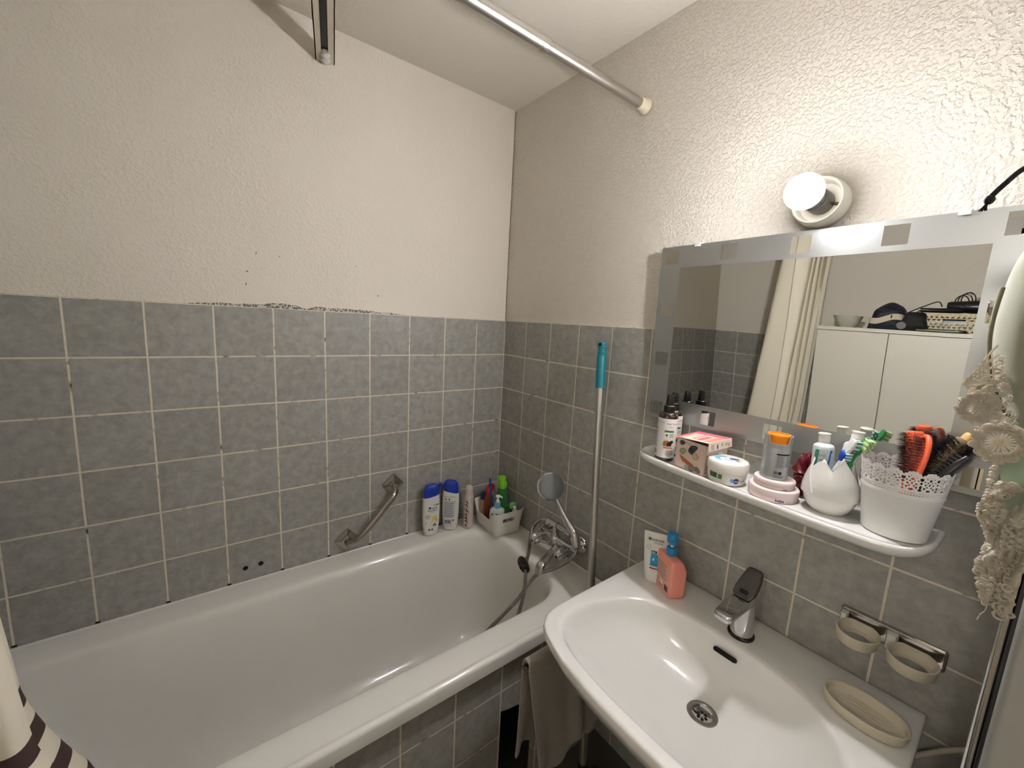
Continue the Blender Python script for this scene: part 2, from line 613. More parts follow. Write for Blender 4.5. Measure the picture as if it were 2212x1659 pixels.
cream_pl = mat('cream_plastic', (216, 206, 180), 0.45, var=0.05)
beige_pl = mat('beige_matt_plastic', (206, 197, 176), 0.55, var=0.03)
blue_pl = mat('deep_blue_plastic', (16, 52, 160), 0.3, var=0.05)
teal_pl = mat('teal_plastic', (14, 118, 132), 0.38, var=0.12, vscale=50)
ink_navy = mat('navy_print', (30, 40, 110), 0.5)
ink_black = mat('black_print', (30, 30, 32), 0.5)
ink_grey = mat('grey_print', (110, 112, 122), 0.5)
ink_green = mat('green_print', (58, 120, 60), 0.5)
ink_yellow = mat('yellow_print', (236, 210, 60), 0.5)
ink_olive = mat('olive_print', (118, 102, 60), 0.5)
ink_white = mat('white_print', (238, 236, 230), 0.5)
ink_red = mat('red_print', (150, 30, 40), 0.5)
lab_white = mat('white_label_film', (236, 234, 230), 0.38, var=0.02)

# ---------------------------------------------------------------- room shell
H = 2.33; RY = -1.95; RX = 1.95; TZ = 1.47
def slab(name, x0, x1, y0, y1, z0, z1, m, parent=None, **kw):
    return struct(name, G().box(((x0+x1)/2, (y0+y1)/2, (z0+z1)/2), (x1-x0, y1-y0, z1-z0)), m, parent, smooth=False, **kw)
floor_m = mat('floor_tiles_dark', (78, 76, 72), 0.5, var=0.25, vscale=10, bump=0.2)
slab('floor', -0.15, RX+.15, RY-.15, .15, -.10, 0, floor_m)
slab('ceiling', -0.15, RX+.15, RY-.15, .15, H, H+.10, white_paint)
w = slab('wall_left', -.12, -.005, RY, 0.0, 0, H, plaster_l)
slab('tile_cladding', -.005, 0, RY, 0, 0, TZ, tile_y, w)
hl = G()
for y, z in ((-1.005, .626), (-.962, .628)):
    hl.merge(G().lathe([(.0, 0), (.0062, 0), (.0075, .0006), (.0055, .0012), (.0045, .0004)], 14, cap1=True), Matrix.Translation((0.0003, y, z)) @ Matrix.Rotation(PI/2, 4, 'Y'))
struct('screw_hole', hl, dark_hole, w)
w = slab('wall_right', -.12, RX+.12, .005, .12, 0, H, plaster_r)
slab('tile_cladding', 0, RX, 0, .005, 0, TZ, tile_x, w)
DX0, DX1, DZ = 1.345, 1.945, 2.04      # doorway added behind the camera to let the fill light in
g = G()
cb_ = lambda x0, x1, y0, y1, z0, z1: g.box(((x0+x1)/2, (y0+y1)/2, (z0+z1)/2), (x1-x0, y1-y0, z1-z0))
cb_(-.12, DX0, RY-.12, RY-.005, 0, H); cb_(DX0, DX1, RY-.12, RY-.005, DZ, H); cb_(DX1, RX+.12, RY-.12, RY-.005, 0, H)
w = struct('wall_rear', g, white_paint, smooth=False)
slab('tile_cladding', 0, DX0-.05, RY-.005, RY, 0, TZ, tile_x, w)
frame_m = mat('fill_door_frame_white', (214, 210, 200), .4)
g = G()
cb_(DX0-.05, DX0, RY-.13, RY+.012, 0, DZ+.05); cb_(DX1-.002, DX1+.003, RY-.13, RY+.012, 0, DZ+.05); cb_(DX0, DX1-.002, RY-.13, RY+.012, DZ, DZ+.05)
struct('fill_door_1', g, frame_m, smooth=False)  # frame of the added doorway
fill_hall_m = plaster_material('fill_hall_plaster', (224, 216, 200), .1, 60)  # unseen hall added around the fill lamp
slab('wall_fill_hall_left', .95, 1.05, -3.6, RY-.12, 0, 2.45, fill_hall_m)
slab('wall_fill_hall_right', 2.25, 2.35, -3.6, RY-.12, 0, 2.45, fill_hall_m)
slab('wall_fill_hall_end', .95, 2.35, -3.7, -3.6, 0, 2.45, fill_hall_m)
slab('wall_fill_hall_near', 1.05, 2.25, RY-.121, RY-.12, H, 2.45, fill_hall_m)
g = G(); cb_(.95, 2.35, -3.7, RY-.12, 2.45, 2.55)
struct('ceiling_fill_hall', g, fill_hall_m, smooth=False)
g = G(); cb_(.95, 2.35, -3.7, RY-.15, -.10, 0)
struct('floor_fill_hall', g, mat('fill_hall_floor', (150, 128, 100), .5, var=.2), smooth=False)
slab('wall_entry', RX, RX+.12, RY, 0, 0, H, white_paint)

# ---------------------------------------------------------------- bath
bath = thing('bathtub', 'long white enamel bathtub along the grey tiled wall', 'bathtub', (0.35, -0.86, 0))
def tubring(x0, x1, y0, y1, r, z):
    return [(x, y, z) for x, y in rrect((x0+x1)/2, (y0+y1)/2, (x1-x0)/2, (y1-y0)/2, r, 10, 10)]
YE = -1.72
rings = [tubring(.003, .6830, YE, -.003, .010, .541),
         tubring(.003, .7070, YE, -.003, .014, .5385),
         tubring(.003, .7110, YE, -.003, .016, .541),
         tubring(.003, .7115, YE, -.003, .016, .545),
         tubring(.003, .7118, YE, -.003, .016, .572),
         tubring(.003, .7112, YE, -.003, .016, .5762),
         tubring(.003, .7085, YE, -.003, .016, .5800),
         tubring(.003, .7045, YE, -.003, .016, .5824),
         tubring(.004, .7000, YE+.004, -.004, .016, .5828),
         tubring(.005, .6960, YE+.006, -.005, .016, .5812),
         tubring(.006, .6930, YE+.008, -.006, .016, .5797),
         tubring(.008, .6880, YE+.010, -.008, .016, .5792),
         tubring(.012, .6780, YE+.014, -.012, .016, .5795)]
def op(i, z, r, ye=0.0):
    return tubring(.098+i, .618-i, -1.60+i*1.0+ye, -.118-i, r, z)
rings += [op(-.012, .580, .15), op(0, .578, .145), op(.006, .5755, .14), op(.012, .569, .135), op(.017, .556, .13),
          op(.024, .52, .13), op(.040, .42, .12, .05), op(.055, .32, .115, .10), op(.068, .25, .11, .14), op(.082, .205, .105, .17),
          op(.105, .175, .095, .20), op(.135, .162, .08, .23), op(.18, .156, .06, .27), op(.225, .153, .03, .30)]
part('tub_shell', G().loft(rings, cap0=False), enamel, bath, world=True, angle=50)
# overflow rosette on the end wall and waste plug
ov = G().lathe([(0.0, .004), (.012, .006), (.030, .004), (.033, .001), (.033, -.004)], 30)
ov.tf(Matrix.Translation((.395, -.150, .566-.012)) @ Matrix.Rotation(math.radians(98), 4, 'X') @ Matrix.Diagonal((1, 1, 1, 1)))
part('overflow_cover', ov, mat('bronze_dark', (52, 40, 30), 0.3, 0.6, var=.3, vscale=80), bath, label='dark round overflow cover', world=True)
ovc = G()
for k in range(6):
    a = 2*PI*k/6
    ovc.merge(G().sphere((0, 0, 0), .0052, 8, 6), Matrix.Translation((.395, -.150, .554)) @ Matrix.Rotation(math.radians(98), 4, 'X') @ Matrix.Translation((.018*math.cos(a), .018*math.sin(a), .005)))
part('overflow_hole', ovc, dark_hole, bath, world=True)
dr = G().lathe([(0.0, .002), (.02, .002), (.026, .004), (.03, .0)], 28).tf(Matrix.Translation((.36, -.42, .153)))
part('waste_ring', dr, chrome, bath, world=True)

# tiled bath panel with a missing tile
g = G()
def bx(x0, x1, y0, y1, z0, z1): g.box(((x0+x1)/2, (y0+y1)/2, (z0+z1)/2), (x1-x0, y1-y0, z1-z0))
Y1, Y2 = -.447, -.303
bx(.655, .68, YE, Y1, 0, .538)
bx(.655, .68, Y2, -.001, 0, .538)
bx(.655, .68, Y1, Y2, 0, .02)
pts = [(Y1, .352), (Y1+.03, .343), (Y1+.06, .338), (Y1+.10, .329), (Y2, .320)]
top = [(y, .538) for y, z in pts]
ring0 = [(.655, y, z) for y, z in pts+top[::-1]]; ring1 = [(.68, y, z) for y, z in pts+top[::-1]]
g.loft([ring0, ring1])
pan = struct('trim_1', g, tile_y, smooth=False)
pan['label'] = 'grey tiled panel under the bath rim with a missing tile'

# ---------------------------------------------------------------- washbasin
basin = thing('washbasin', 'white ceramic washbasin on the tiled wall beside the bath', 'washbasin', (1.1285, -.25, 0))
outl = [(.816, -.003), (.8155, -.20), (.816, -.375), (.8185, -.41), (.826, -.437), (.845, -.464), (.870, -.480), (.900, -.491), (.953, -.505), (1.04, -.5145), (1.1285, -.517)]
bowl = [(1.1285, -.137), (1.075, -.139), (1.02, -.146), (.975, -.159), (.94, -.177), (.90, -.214), (.872, -.265), (.857, -.32), (.851, -.37), (.853, -.408), (.866, -.438), (.911, -.463), (.964, -.4755), (1.046, -.485), (1.1285, -.487)]
def mirror_poly(left, start_center):
    r = [(2*1.1285-x, y) for x, y in reversed(left)]
    return left+r
outP = outl+[(2*1.1285-x, y) for x, y in reversed(outl[:-1])]
bowP = bowl+[(2*1.1285-x, y) for x, y in reversed(bowl[1:-1])]
bc = (1.1285, -.27)
def polar(poly, a):
    d = (math.cos(a), math.sin(a)); best = 0
    n = len(poly)
    for i in range(n):
        x1, y1 = poly[i][0]-bc[0], poly[i][1]-bc[1]
        x2, y2 = poly[(i+1) % n][0]-bc[0], poly[(i+1) % n][1]-bc[1]
        ex, ey = x2-x1, y2-y1
        den = d[0]*ey-d[1]*ex
        if abs(den) < 1e-12: continue
        t = (x1*ey-y1*ex)/den; s = (x1*d[1]-y1*d[0])/den
        if t > 0 and -1e-9 <= s <= 1+1e-9: best = max(best, t)
    return best
angs = [2*PI*k/240 for k in range(240)]
for ca_ in (math.atan2(-.003+.27, .816-1.1285) % (2*PI), math.atan2(-.003+.27, 1.441-1.1285) % (2*PI)):
    angs[min(range(240), key=lambda k: abs(angs[k]-ca_))] = ca_
ro = [polar(outP, a) for a in angs]; rb = [polar(bowP, a) for a in angs]
def smooth_r(r, k):
    n = len(r)
    for _ in range(k):
        r = [(r[i-1]+2*r[i]+r[(i+1) % n])/4 for i in range(n)]
    return r
rb = smooth_r(rb, 14)
def ringp(fr, z, inset=0.0):
    return [(bc[0]+(f-inset)*math.cos(a), bc[1]+(f-inset)*math.sin(a), z) for f, a in zip(fr, angs)]
DR = (1.137, -.246)
def lerp(a, b, t): return a+(b-a)*t
def bowlring(s, z):
    out = []
    for f, a in zip(rb, angs):
        x, y = bc[0]+f*math.cos(a), bc[1]+f*math.sin(a)
        t = s
        ccx, ccy = DR
        # towards the drain the outline becomes a circle
        rr = math.hypot(x-ccx, y-ccy); aa = math.atan2(y-ccy, x-ccx)
        mean = .17
        k = max(0, 1-s)**1.5*0.8
        out.append((aa, lerp(rr, mean, k)*s))
    rad = smooth_r([q[1] for q in out], int(2+60*(1-s)))
    return [(ccx+r*math.cos(q[0]), ccy+r*math.sin(q[0]), z) for q, r in zip(out, rad)]
def scl(s, z, sy=None):
    # underside rings hug the bowl and stay in front of the wall
    out = []
    for f, a in zip(ro, angs):
        x, y = bc[0]+f*math.cos(a)*s, bc[1]+f*math.sin(a)*s
        out.append((x, min(y, -.003) if s > .6 else y, z))
    return out
rings = [scl(.20, .575), scl(.35, .578), scl(.55, .60), scl(.75, .645), scl(.90, .695), scl(.965, .722), scl(.985, .732),
         ringp(ro, .738, .0015), ringp(ro, .742, 0), ringp(ro, .755, 0), ringp(ro, .7585, .0015), ringp(ro, .760, .005)]
mid = [[lerp(o, b, t) for o, b in zip(ro, rb)] for t in (.3, .7, .92)]
rings += [ringp([max(m, 0) for m in mid[0]], .7603), ringp(mid[1], .7603), ringp(mid[2], .7603)]
rings += [bowlring(1.0, .7585), bowlring(.985, .7545), bowlring(.97, .747), bowlring(.95, .735), bowlring(.92, .720), bowlring(.87, .702),
          bowlring(.78, .682), bowlring(.66, .665), bowlring(.52, .653), bowlring(.38, .6455), bowlring(.26, .6415), bowlring(.17, .6395), bowlring(.135, .6385), bowlring(.128, .630), bowlring(.125, .612)]
part('basin_bowl', G().loft(rings, True, True), ceramic, basin, world=True, angle=60)
# drain
dg = G().lathe([(.0200, -.010), (.0205, -.010), (.0215, -.001), (.0235, .0012), (.0305, .0006), (.0325, -.0015)], 40, cap0=False, cap1=False).tf(Matrix.Translation((1.137, -.246, .6402)))
drain = part('drain_ring', dg, steel_d, basin, label='stainless drain ring', world=True)
dh = G()
for k in range(6):
    a = 2*PI*k/6
    dh.merge(G().lathe([(0, .0003), (.0032, .0003), (.0036, -.001)], 12), Matrix.Translation((1.137+.0085*math.cos(a), -.246+.0085*math.sin(a), .6332)))
part('drain_hole', dh, dark_hole, basin, world=True)
dp = G().lathe([(0, .0), (.0150, .0), (.0205, .002), (.0208, -.003)], 28).tf(Matrix.Translation((1.137, -.246, .6326)))
dp.sphere((1.137, -.246, .633), .003)
part('drain_strainer', dp, chrome, basin, world=True)
# overflow slot at the back of the bowl
og = G()
sl = rrect(0, 0, .0255, .0052, .005, 5)
og.loft([[(x, y, -.012) for x, y in sl], [(x, y, .0004) for x, y in sl]])
sl2 = rrect(0, 0, .028, .0075, .007, 5)
og2 = G().loft([[(x, y, -.002) for x, y in sl2], [(x*.98, y*.95, .0006) for x, y in sl2], [(x*.93, y*.78, .0) for x, y in sl2]])
Mo = Matrix.Translation((1.1285, -.1525, .7310)) @ Matrix.Rotation(math.radians(56), 4, 'X')
part('overflow_slot', og.tf(Mo), dark_hole, basin, world=True)
# waste pipe below
pg = G().tube([(1.137, -.246, .58), (1.137, -.246, .45)], .017, 16)
pg.tube(spline([(1.137, -.246, .46), (1.137, -.246, .40), (1.137, -.21, .37), (1.137, -.17, .40), (1.137, -.14, .44), (1.137, -.06, .45), (1.137, -.002, .45)], 6), .016, 14)
part('waste_trap', pg, chrome_worn, basin, world=True)

# basin mixer tap
tap = thing('basin_tap', 'chrome single lever tap at the back of the washbasin', 'tap', (1.135, -.092, .7603))
t = G().lathe([(.0285, 0), (.029, .004), (.027, .006), (.025, .007)], 40)
part('base_ring', t, mat('black_chrome_ring', (70, 70, 70), .2, 1.0), tap)
t = G().lathe([(.0245, .006), (.0240, .04), (.0238, .085), (.0240, .104), (.0232, .110)], 40)
part('tap_body', t, chrome, tap)
# spout: long flat bar reaching forward over the bowl
secs = []
for yy, zc, hw, ht in ((.010, .097, .0190, .010), (-.015, .0975, .0215, .0105), (-.05, .0985, .0212, .0095), (-.085, .0985, .0205, .0085), (-.108, .0975, .0200, .0080), (-.117, .0965, .0185, .0078), (-.122, .0955, .0150, .0066), (-.1235, .095, .0100, .004)):
    secs.append([(x, yy, zc+z) for x, z in rrect(0, 0, hw, ht, .0055, 4)])
part('spout', G().loft(secs), chrome, tap)
part('aerator', G().lathe([(.0, -.001), (.0095, -.001), (.0095, .010), (.0, .010)], 20).tf(Matrix.Translation((0, -.100, .084))), chrome_worn, tap)
# lever: rounded cap on the body with a flat tongue rising to the back
secs = []
for yy, zc, hw, ht in ((-.034, .1105, .0160, .0012), (-.026, .1125, .0215, .0030), (-.010, .1185, .0238, .0070), (.006, .1260, .0230, .0085), (.018, .1350, .0215, .0080), (.028, .1445, .0195, .0062), (.034, .1510, .0165, .0042), (.036, .1535, .0110, .002)):
    secs.append([(x, yy, zc+z) for x, z in rrect(0, 0, hw, ht, .006, 5)])
part('lever', G().loft(secs), mat('dark_reflect_chrome', (120, 118, 114), .2, 1.0, var=.1, vscale=60), tap)  # chrome darkened to stand for the dark surroundings it reflects
part('lever_slot', G().box((0, -.0210, .1200), (.017, .0085, .0050), bev=.002, rot=Matrix.Rotation(.45, 4, 'X')), black_pl, tap)
# ---------------------------------------------------------------- grab bar on the left wall
def rot_to(d, up=Vector((0, 0, 1))):
    """matrix whose local z axis points along d"""
    d = Vector(d).normalized()
    return d.to_track_quat('Z', 'Y').to_matrix().to_4x4()

gb = thing('grab_bar', 'slanted chrome grab bar with two diamond plates on the left wall', 'grab bar', (0, -.60, .72))
A1 = Vector((.004, -.688, .630)); A2 = Vector((.004, -.512, .812))
dirn = (A2-A1).normalized()
pts = spline([A1, A1+Vector((.030, 0, 0))+dirn*.002, A1+Vector((.056, 0, 0))+dirn*.026, A1+Vector((.064, 0, 0))+dirn*.080,
              A2+Vector((.064, 0, 0))-dirn*.080, A2+Vector((.056, 0, 0))-dirn*.026, A2+Vector((.030, 0, 0))-dirn*.002, A2], 8)
part('bar', G().tube(pts, .0125, 18), chrome_worn, gb, world=True)
for A in (A1, A2):
    g = G()
    rr_ = lambda s, x: [(x, a, b) for a, b in rrect(0, 0, .033*s, .033*s, .009*s, 6)]
    g.loft([rr_(1, -.003), rr_(1.0, .001), rr_(.96, .004), rr_(.72, .007), rr_(.5, .009)])
    g.loft([rr_(.46, .008), rr_(.44, .011), rr_(.36, .013)])
    M = Matrix.Translation((0.001, A.y, A.z)) @ Matrix.Rotation(math.radians(40), 4, 'X')
    part('mounting_plate', g.tf(M), chrome_worn, gb, world=True)

# ---------------------------------------------------------------- bath mixer with hand shower
mx = thing('bath_mixer', 'chrome two-handle bath mixer on the right wall above the bath', 'tap', (.460, 0, .665))
g = G()
def Tm(x, y, z): return Matrix.Translation((x, y, z))
FWD = Matrix.Rotation(PI/2, 4, 'X')       # local z -> -y
for sx in (-.080, .080):
    e = G().lathe([(.034, 0), (.034, .003), (.031, .008), (.022, .014), (.016, .016)], 36)
    g2 = G().merge(e, Tm(sx, -.0005, 0) @ FWD)
    part('wall_rosette', g2, chrome, mx)
g = G()
for sx, k in ((-.080, -1), (.080, 1)):
    g.tube([(sx, -.012, 0), (sx, -.034, 0)], .0125, 16)
    g.tube([(sx, -.030, 0), (sx, -.042, 0)], .0165, 6)
g.tube(spline([(-.082, -.048, 0), (-.05, -.052, .001), (0, -.055, .002), (.05, -.052, .001), (.082, -.048, 0)], 5), [.013]*5+[.0155]*5+[.019]+[.0155]*5+[.013]*5, 20)
g.sphere((0, -.055, .002), .022, 20, 12)
g.tube([(0, -.055, .015), (0, -.055, .050)], [.015, .0115], 16)
g.tube([(0, -.055, .024), (0, -.055, .030)], .0155, 16)
for sx in (-.068, .068):
    g.tube([(sx, -.045, -.003), (sx, -.078, -.014)], [.0135, .0125], 18)
part('mixer_body', g, chrome, mx)
knob_c = mat('clear_acrylic_knob', (205, 205, 205), .12, .75, var=.1, vscale=120)
for sx, cm, nm in ((-.068, ink_red, 'red'), (.068, mat('blue_dot', (20, 30, 70), .4), 'blue')):
    k = G()
    rings = []
    for r, z in ((.012, 0), (.0195, .003), (.0215, .010), (.0210, .022), (.0180, .029), (.0140, .031)):
        rings.append([((r*(1+.10*math.cos(8*2*PI*j/64)))*math.cos(2*PI*j/64), (r*(1+.10*math.cos(8*2*PI*j/64)))*math.sin(2*PI*j/64), z) for j in range(64)])
    k.loft(rings)
    M = Tm(sx, -.078, -.014) @ Matrix.Rotation(PI/2+.25, 4, 'X')
    kn = part('knob', k.tf(M), knob_c, mx, angle=25)
    part('knob_cap', G().lathe([(.0115, .030), (.0110, .033), (.004, .0335), (0, .0335)], 24).tf(M), chrome, kn)
    part('knob_dot', G().lathe([(.0065, .0334), (.0055, .0345), (0, .0348)], 20).tf(M), cm, kn, label=nm+' dot')
sp = G()
secs = []
for y, z, hw, hh in ((-.060, -.022, .013, .010), (-.085, -.034, .014, .009), (-.120, -.043, .0145, .0085), (-.150, -.049, .0150, .009), (-.168, -.056, .0150, .012), (-.176, -.066, .0135, .013), (-.178, -.074, .012, .008)):
    secs.append([(x, y, z+b) for x, b in rrect(0, 0, hw, hh, .006, 4)])
sp.loft(secs)
sp.tube([(0, -.166, -.058), (0, -.168, -.080)], [.0125, .0118], 18)
part('spout', sp.tf(Matrix.Rotation(math.radians(14), 4, 'Z')), chrome, mx)
dv = G().tube([(0, -.062, -.006), (-.008, -.092, -.008)], [.010, .006], 14)
dv.box((-.012, -.094, -.008), (.034, .007, .012), bev=.003, rot=Matrix.Rotation(.4, 4, 'Z'))
part('diverter_lever', dv, chrome, mx)
# cradle
cr = G().tube([(-.040, -.058, .058), (.012, -.062, .062)], .0105, 18)
cr.tube([(.010, -.062, .062), (.016, -.0625, .0625)], .0125, 18)
cr.tube(spline([(.016, -.062, .062), (.06, -.066, .064), (.098, -.072, .067)], 5), [.0100]*6+[.0115]*4+[.0125], 18)
cr.tube([(-.002, -.057, .040), (-.002, -.059, .060)], .0085, 14)
HS = Vector((.110, -.078, .088)); HB = Vector((.132, -.082, .046))
ax = (HS-HB).normalized()
cr.tube([HB+ax*.002, HB+ax*.030], [.0145, .0165], 20)
part('shower_cradle', cr, chrome, mx)

hs = thing('hand_shower', 'chrome hand shower with a round grey face standing in the mixer cradle', 'hand shower', (.460, 0, .665))
P0 = HB-ax*.006
head_c = Vector((-.022, -.077, .205))
fn = Vector((.74, -.52, .42)).normalized()
dn = Vector((.76, 0, -.65)); dn = (dn-fn*dn.dot(fn)).normalized()
mid_ = Vector((.052, -.074, .150))
HA = head_c-fn*.010+dn*.040; HQ = P0+ax*.045
path = spline([P0, P0+ax*.022, HQ, HQ.lerp(HA, .33)+Vector((0, -.003, 0)), HQ.lerp(HA, .68)+Vector((0, -.003, 0)), HA, head_c-fn*.012+dn*.022], 8)
nn = len(path)
rad = [.0105+.0035*math.sin(PI*min(1, i/(nn*.75)))+(.004 if i > nn*.85 else 0) for i in range(nn)]
part('handle', G().tube(path, rad, 20), chrome, hs)
fn = Vector((.74, -.52, .42)).normalized()
Mh = Matrix.Translation(head_c) @ rot_to(fn) @ Matrix.Scale(1.02, 4)
hd = G().lathe([(0, -.020), (.020, -.019), (.038, -.013), (.048, -.004), (.0505, .003), (.0490, .007), (.0465, .008)], 44, cap1=False)
part('shower_head', hd.tf(Mh), chrome, hs)
fc = G().lathe([(.0468, .0075), (.044, .0095), (.03, .0102), (0, .0105)], 44, cap0=False)
part('spray_face', fc.tf(Mh), mat('grey_spray_face', (112, 117, 118), .45, .0, var=.08, vscale=60), hs, label='round grey spray face')
nz = G()
for rr, n_ in ((.012, 6), (.022, 12), (.032, 18), (.040, 24)):
    for k in range(n_):
        a = 2*PI*k/n_
        nz.merge(G().lathe([(.0011, 0), (.0009, .0018), (0, .002)], 6), Mh @ Tm(rr*math.cos(a), rr*math.sin(a), .0095))
o = part('spray_nozzles', nz, mat('dark_nozzles', (84, 88, 88), .5), hs)

# hose: a ribbed metal tube in one loop from the handset into the bath and up to the mixer
W0 = Vector((.460, 0, .665))
hp = [W0+P0, Vector((.601, -.094, .690)), Vector((.588, -.114, .663)), Vector((.554, -.130, .626)), Vector((.519, -.145, .597)), Vector((.484, -.160, .568)), Vector((.466, -.182, .527)),
      Vector((.445, -.215, .462)), Vector((.400, -.270, .370)), Vector((.350, -.330, .270)), Vector((.300, -.380, .195)), Vector((.285, -.430, .178)),
      Vector((.315, -.455, .176)), Vector((.360, -.420, .180)), Vector((.400, -.340, .200)), Vector((.425, -.270, .260)), Vector((.436, -.215, .350)), Vector((.442, -.184, .450)), Vector((.424, -.160, .520)),
      Vector((.404, -.144, .560)), Vector((.380, -.112, .590)), Vector((.362, -.094, .630)), Vector((.360, -.082, .672)), Vector((.374, -.072, .702)), Vector((.395, -.062, .716)), W0+Vector((-.040, -.058, .058))]
path = spline(hp, 60)
def resample(P, step):
    out = [P[0]]; acc = 0.0
    for a, b in zip(P, P[1:]):
        seg = (b-a).length
        while acc+seg >= step:
            t = (step-acc)/seg
            a = a.lerp(b, t); out.append(a); seg = (b-a).length; acc = 0.0
        acc += seg
    out.append(P[-1])
    return out
path = resample(path, .0011)
rad = [.0066+.0007*math.cos(2*PI*i/4) for i in range(len(path))]
hose = link_mesh('shower_hose', G().tube(path, rad, 10), mat('hose_metal', (150, 147, 142), .28, 1.0, var=.1, vscale=300), None, angle=60)
tag(hose, 'ribbed metal shower hose looping from the hand shower down into the bath', 'hose')
hose.location = (0, 0, 0)

# ---------------------------------------------------------------- mop leaning in the corner
mop = thing('mop', 'mop with a grey metal pole and teal grip leaning between bath and basin', 'mop', (.835, -.243, 0))
T_ = Vector((.588, -.034, 1.420)); D_ = Vector((.132, -.112, -.741)).normalized()
def along(s): return T_+D_*s
g = G().tube([along(.15), along(1.345)], .0118, 22)
part('pole', g, alu, mop, world=True)
prof = [(0, .0135)]
rads = []; pts = []
for i in range(61):
    s = .003+.152*i/60
    pts.append(along(s))
    r = .0148 if s < .05 else .0150+.0006*math.sin((s-.05)*30)
    if .018 < s < .052 and int((s-.018)/.0035) % 2 == 0: r -= .0016
    if s < .008: r = .009+.0058*math.sqrt(max(0, s-.003)/.005)
    rads.append(r)
part('grip', G().tube(pts, rads, 26), teal_pl, mop, world=True, label='teal ribbed grip with a hanging hole', angle=30)
side = D_.cross(Vector((.5, -.85, 0))).normalized()
hdir = Vector((.25, -.95, .1)).normalized()
c0 = along(.012)
part('hanging_hole', G().tube([c0+hdir*.004, c0+hdir*.0152], .0052, 14), dark_hole, mop, world=True)
g = G().tube([along(1.30), along(1.41)], [.0150, .016], 18)
part('pole_socket', g, black_pl, mop, world=True)
g = G()
c = Vector((.835, -.243, .028))
g.box(c, (.10, .26, .035), bev=.012)
part('mop_plate', g, black_pl, mop, world=True)
g = G()
random.seed(3)
for k in range(70):
    a = random.random()*2*PI
    x = c.x+random.uniform(-.05, .05); y = c.y+random.uniform(-.13, .13)
    q = [Vector((x, y, .028)), Vector((x+.03*math.cos(a), y+.03*math.sin(a), .020)), Vector((x+.06*math.cos(a), y+.05*math.sin(a), .006))]
    g.tube(spline(q, 3), .0035, 5)
o = part('mop_fringe', g, mat('grey_yarn', (38, 37, 36), .9), mop, world=True)
o['kind'] = 'stuff'

# ---------------------------------------------------------------- cloth helper
def cloth_sheet(fn, nu, nv, thick=.0015):
    """two-sided sheet with thickness from fn(u, v) -> Vector"""
    P = [[Vector(fn(i/nu, j/nv)) for i in range(nu+1)] for j in range(nv+1)]
    Nn = [[None]*(nu+1) for _ in range(nv+1)]
    for j in range(nv+1):
        for i in range(nu+1):
            du = P[j][min(i+1, nu)]-P[j][max(i-1, 0)]
            dv = P[min(j+1, nv)][i]-P[max(j-1, 0)][i]
            n = du.cross(dv)
            Nn[j][i] = n.normalized() if n.length > 1e-12 else Vector((0, 0, 1))
    g = G()
    W = nu+1
    g.v = [P[j][i]+Nn[j][i]*thick/2 for j in range(nv+1) for i in range(W)]+[P[j][i]-Nn[j][i]*thick/2 for j in range(nv+1) for i in range(W)]
    o = W*(nv+1)
    for j in range(nv):
        for i in range(nu):
            a = j*W+i
            g.f.append((a, a+1, a+W+1, a+W)); g.f.append((o+a, o+a+W, o+a+W+1, o+a+1))
    for i in range(nu):
        g.f.append((i, o+i, o+i+1, i+1)); k = nv*W+i; g.f.append((k, k+1, o+k+1, o+k))
    for j in range(nv):
        a = j*W; g.f.append((a, a+W, o+a+W, o+a)); a = j*W+nu; g.f.append((a, o+a, o+a+W, a+W))
    g.m = [0]*len(g.f)
    return g

# ---------------------------------------------------------------- towel rail and grey towel beside the basin
rail = thing('towel_rail', 'thin chrome towel rail on the wall under the washbasin', 'towel rail', (.845, -.002, .665))
g = G().tube([(0, -.004, 0), (0, -.515, 0)], .006, 14)
part('rail_rod', g, chrome_worn, rail)
part('rail_flange', G().lathe([(.02, 0), (.02, .004), (.010, .008)], 24).tf(FWD), chrome_worn, rail)
def towel_fn(u, v):
    # u along the rail, v round and down: 0..0.42 back side, .42..1 front side
    L = .27
    y = -.512+L*u
    drop_f = .335-.055*abs(u-.25)+.02*math.sin(9*u)
    drop_b = .26
    s = (v-.44)
    if s < 0:
        k = min(1, -s/.44); z = .674-drop_b*k; off = -.0095
    else:
        k = s/.56; z = .674-drop_f*k; off = .0095
    rr = min(1, abs(s)/.03)
    if rr < 1:
        z = .674+.009*math.cos(rr*PI/2)-.0005; off = math.copysign(.0095*math.sin(rr*PI/2), s)
    wv = .010*math.sin(11*u+2.2*k)*k+.006*math.sin(23*u+1.0)*k
    yy = y+.020*k*math.sin(3*u+.5)*(1 if s > 0 else -1)+(.035*k*(1-u) if s > 0 else 0)
    return (.845+off+wv*.8+(.012*k if s > 0 else -.006*k), yy, z+.004*math.sin(14*u)*k)
tm = mat('grey_terry', (150, 143, 135), .95, bump=1.0, bscale=420, var=.12, vscale=90, sheen=.3)
tw = link_mesh('hand_towel', cloth_sheet(towel_fn, 46, 60, .005), tm, None, angle=80)
tag(tw, 'grey terry towel hanging under the left edge of the washbasin', 'towel')

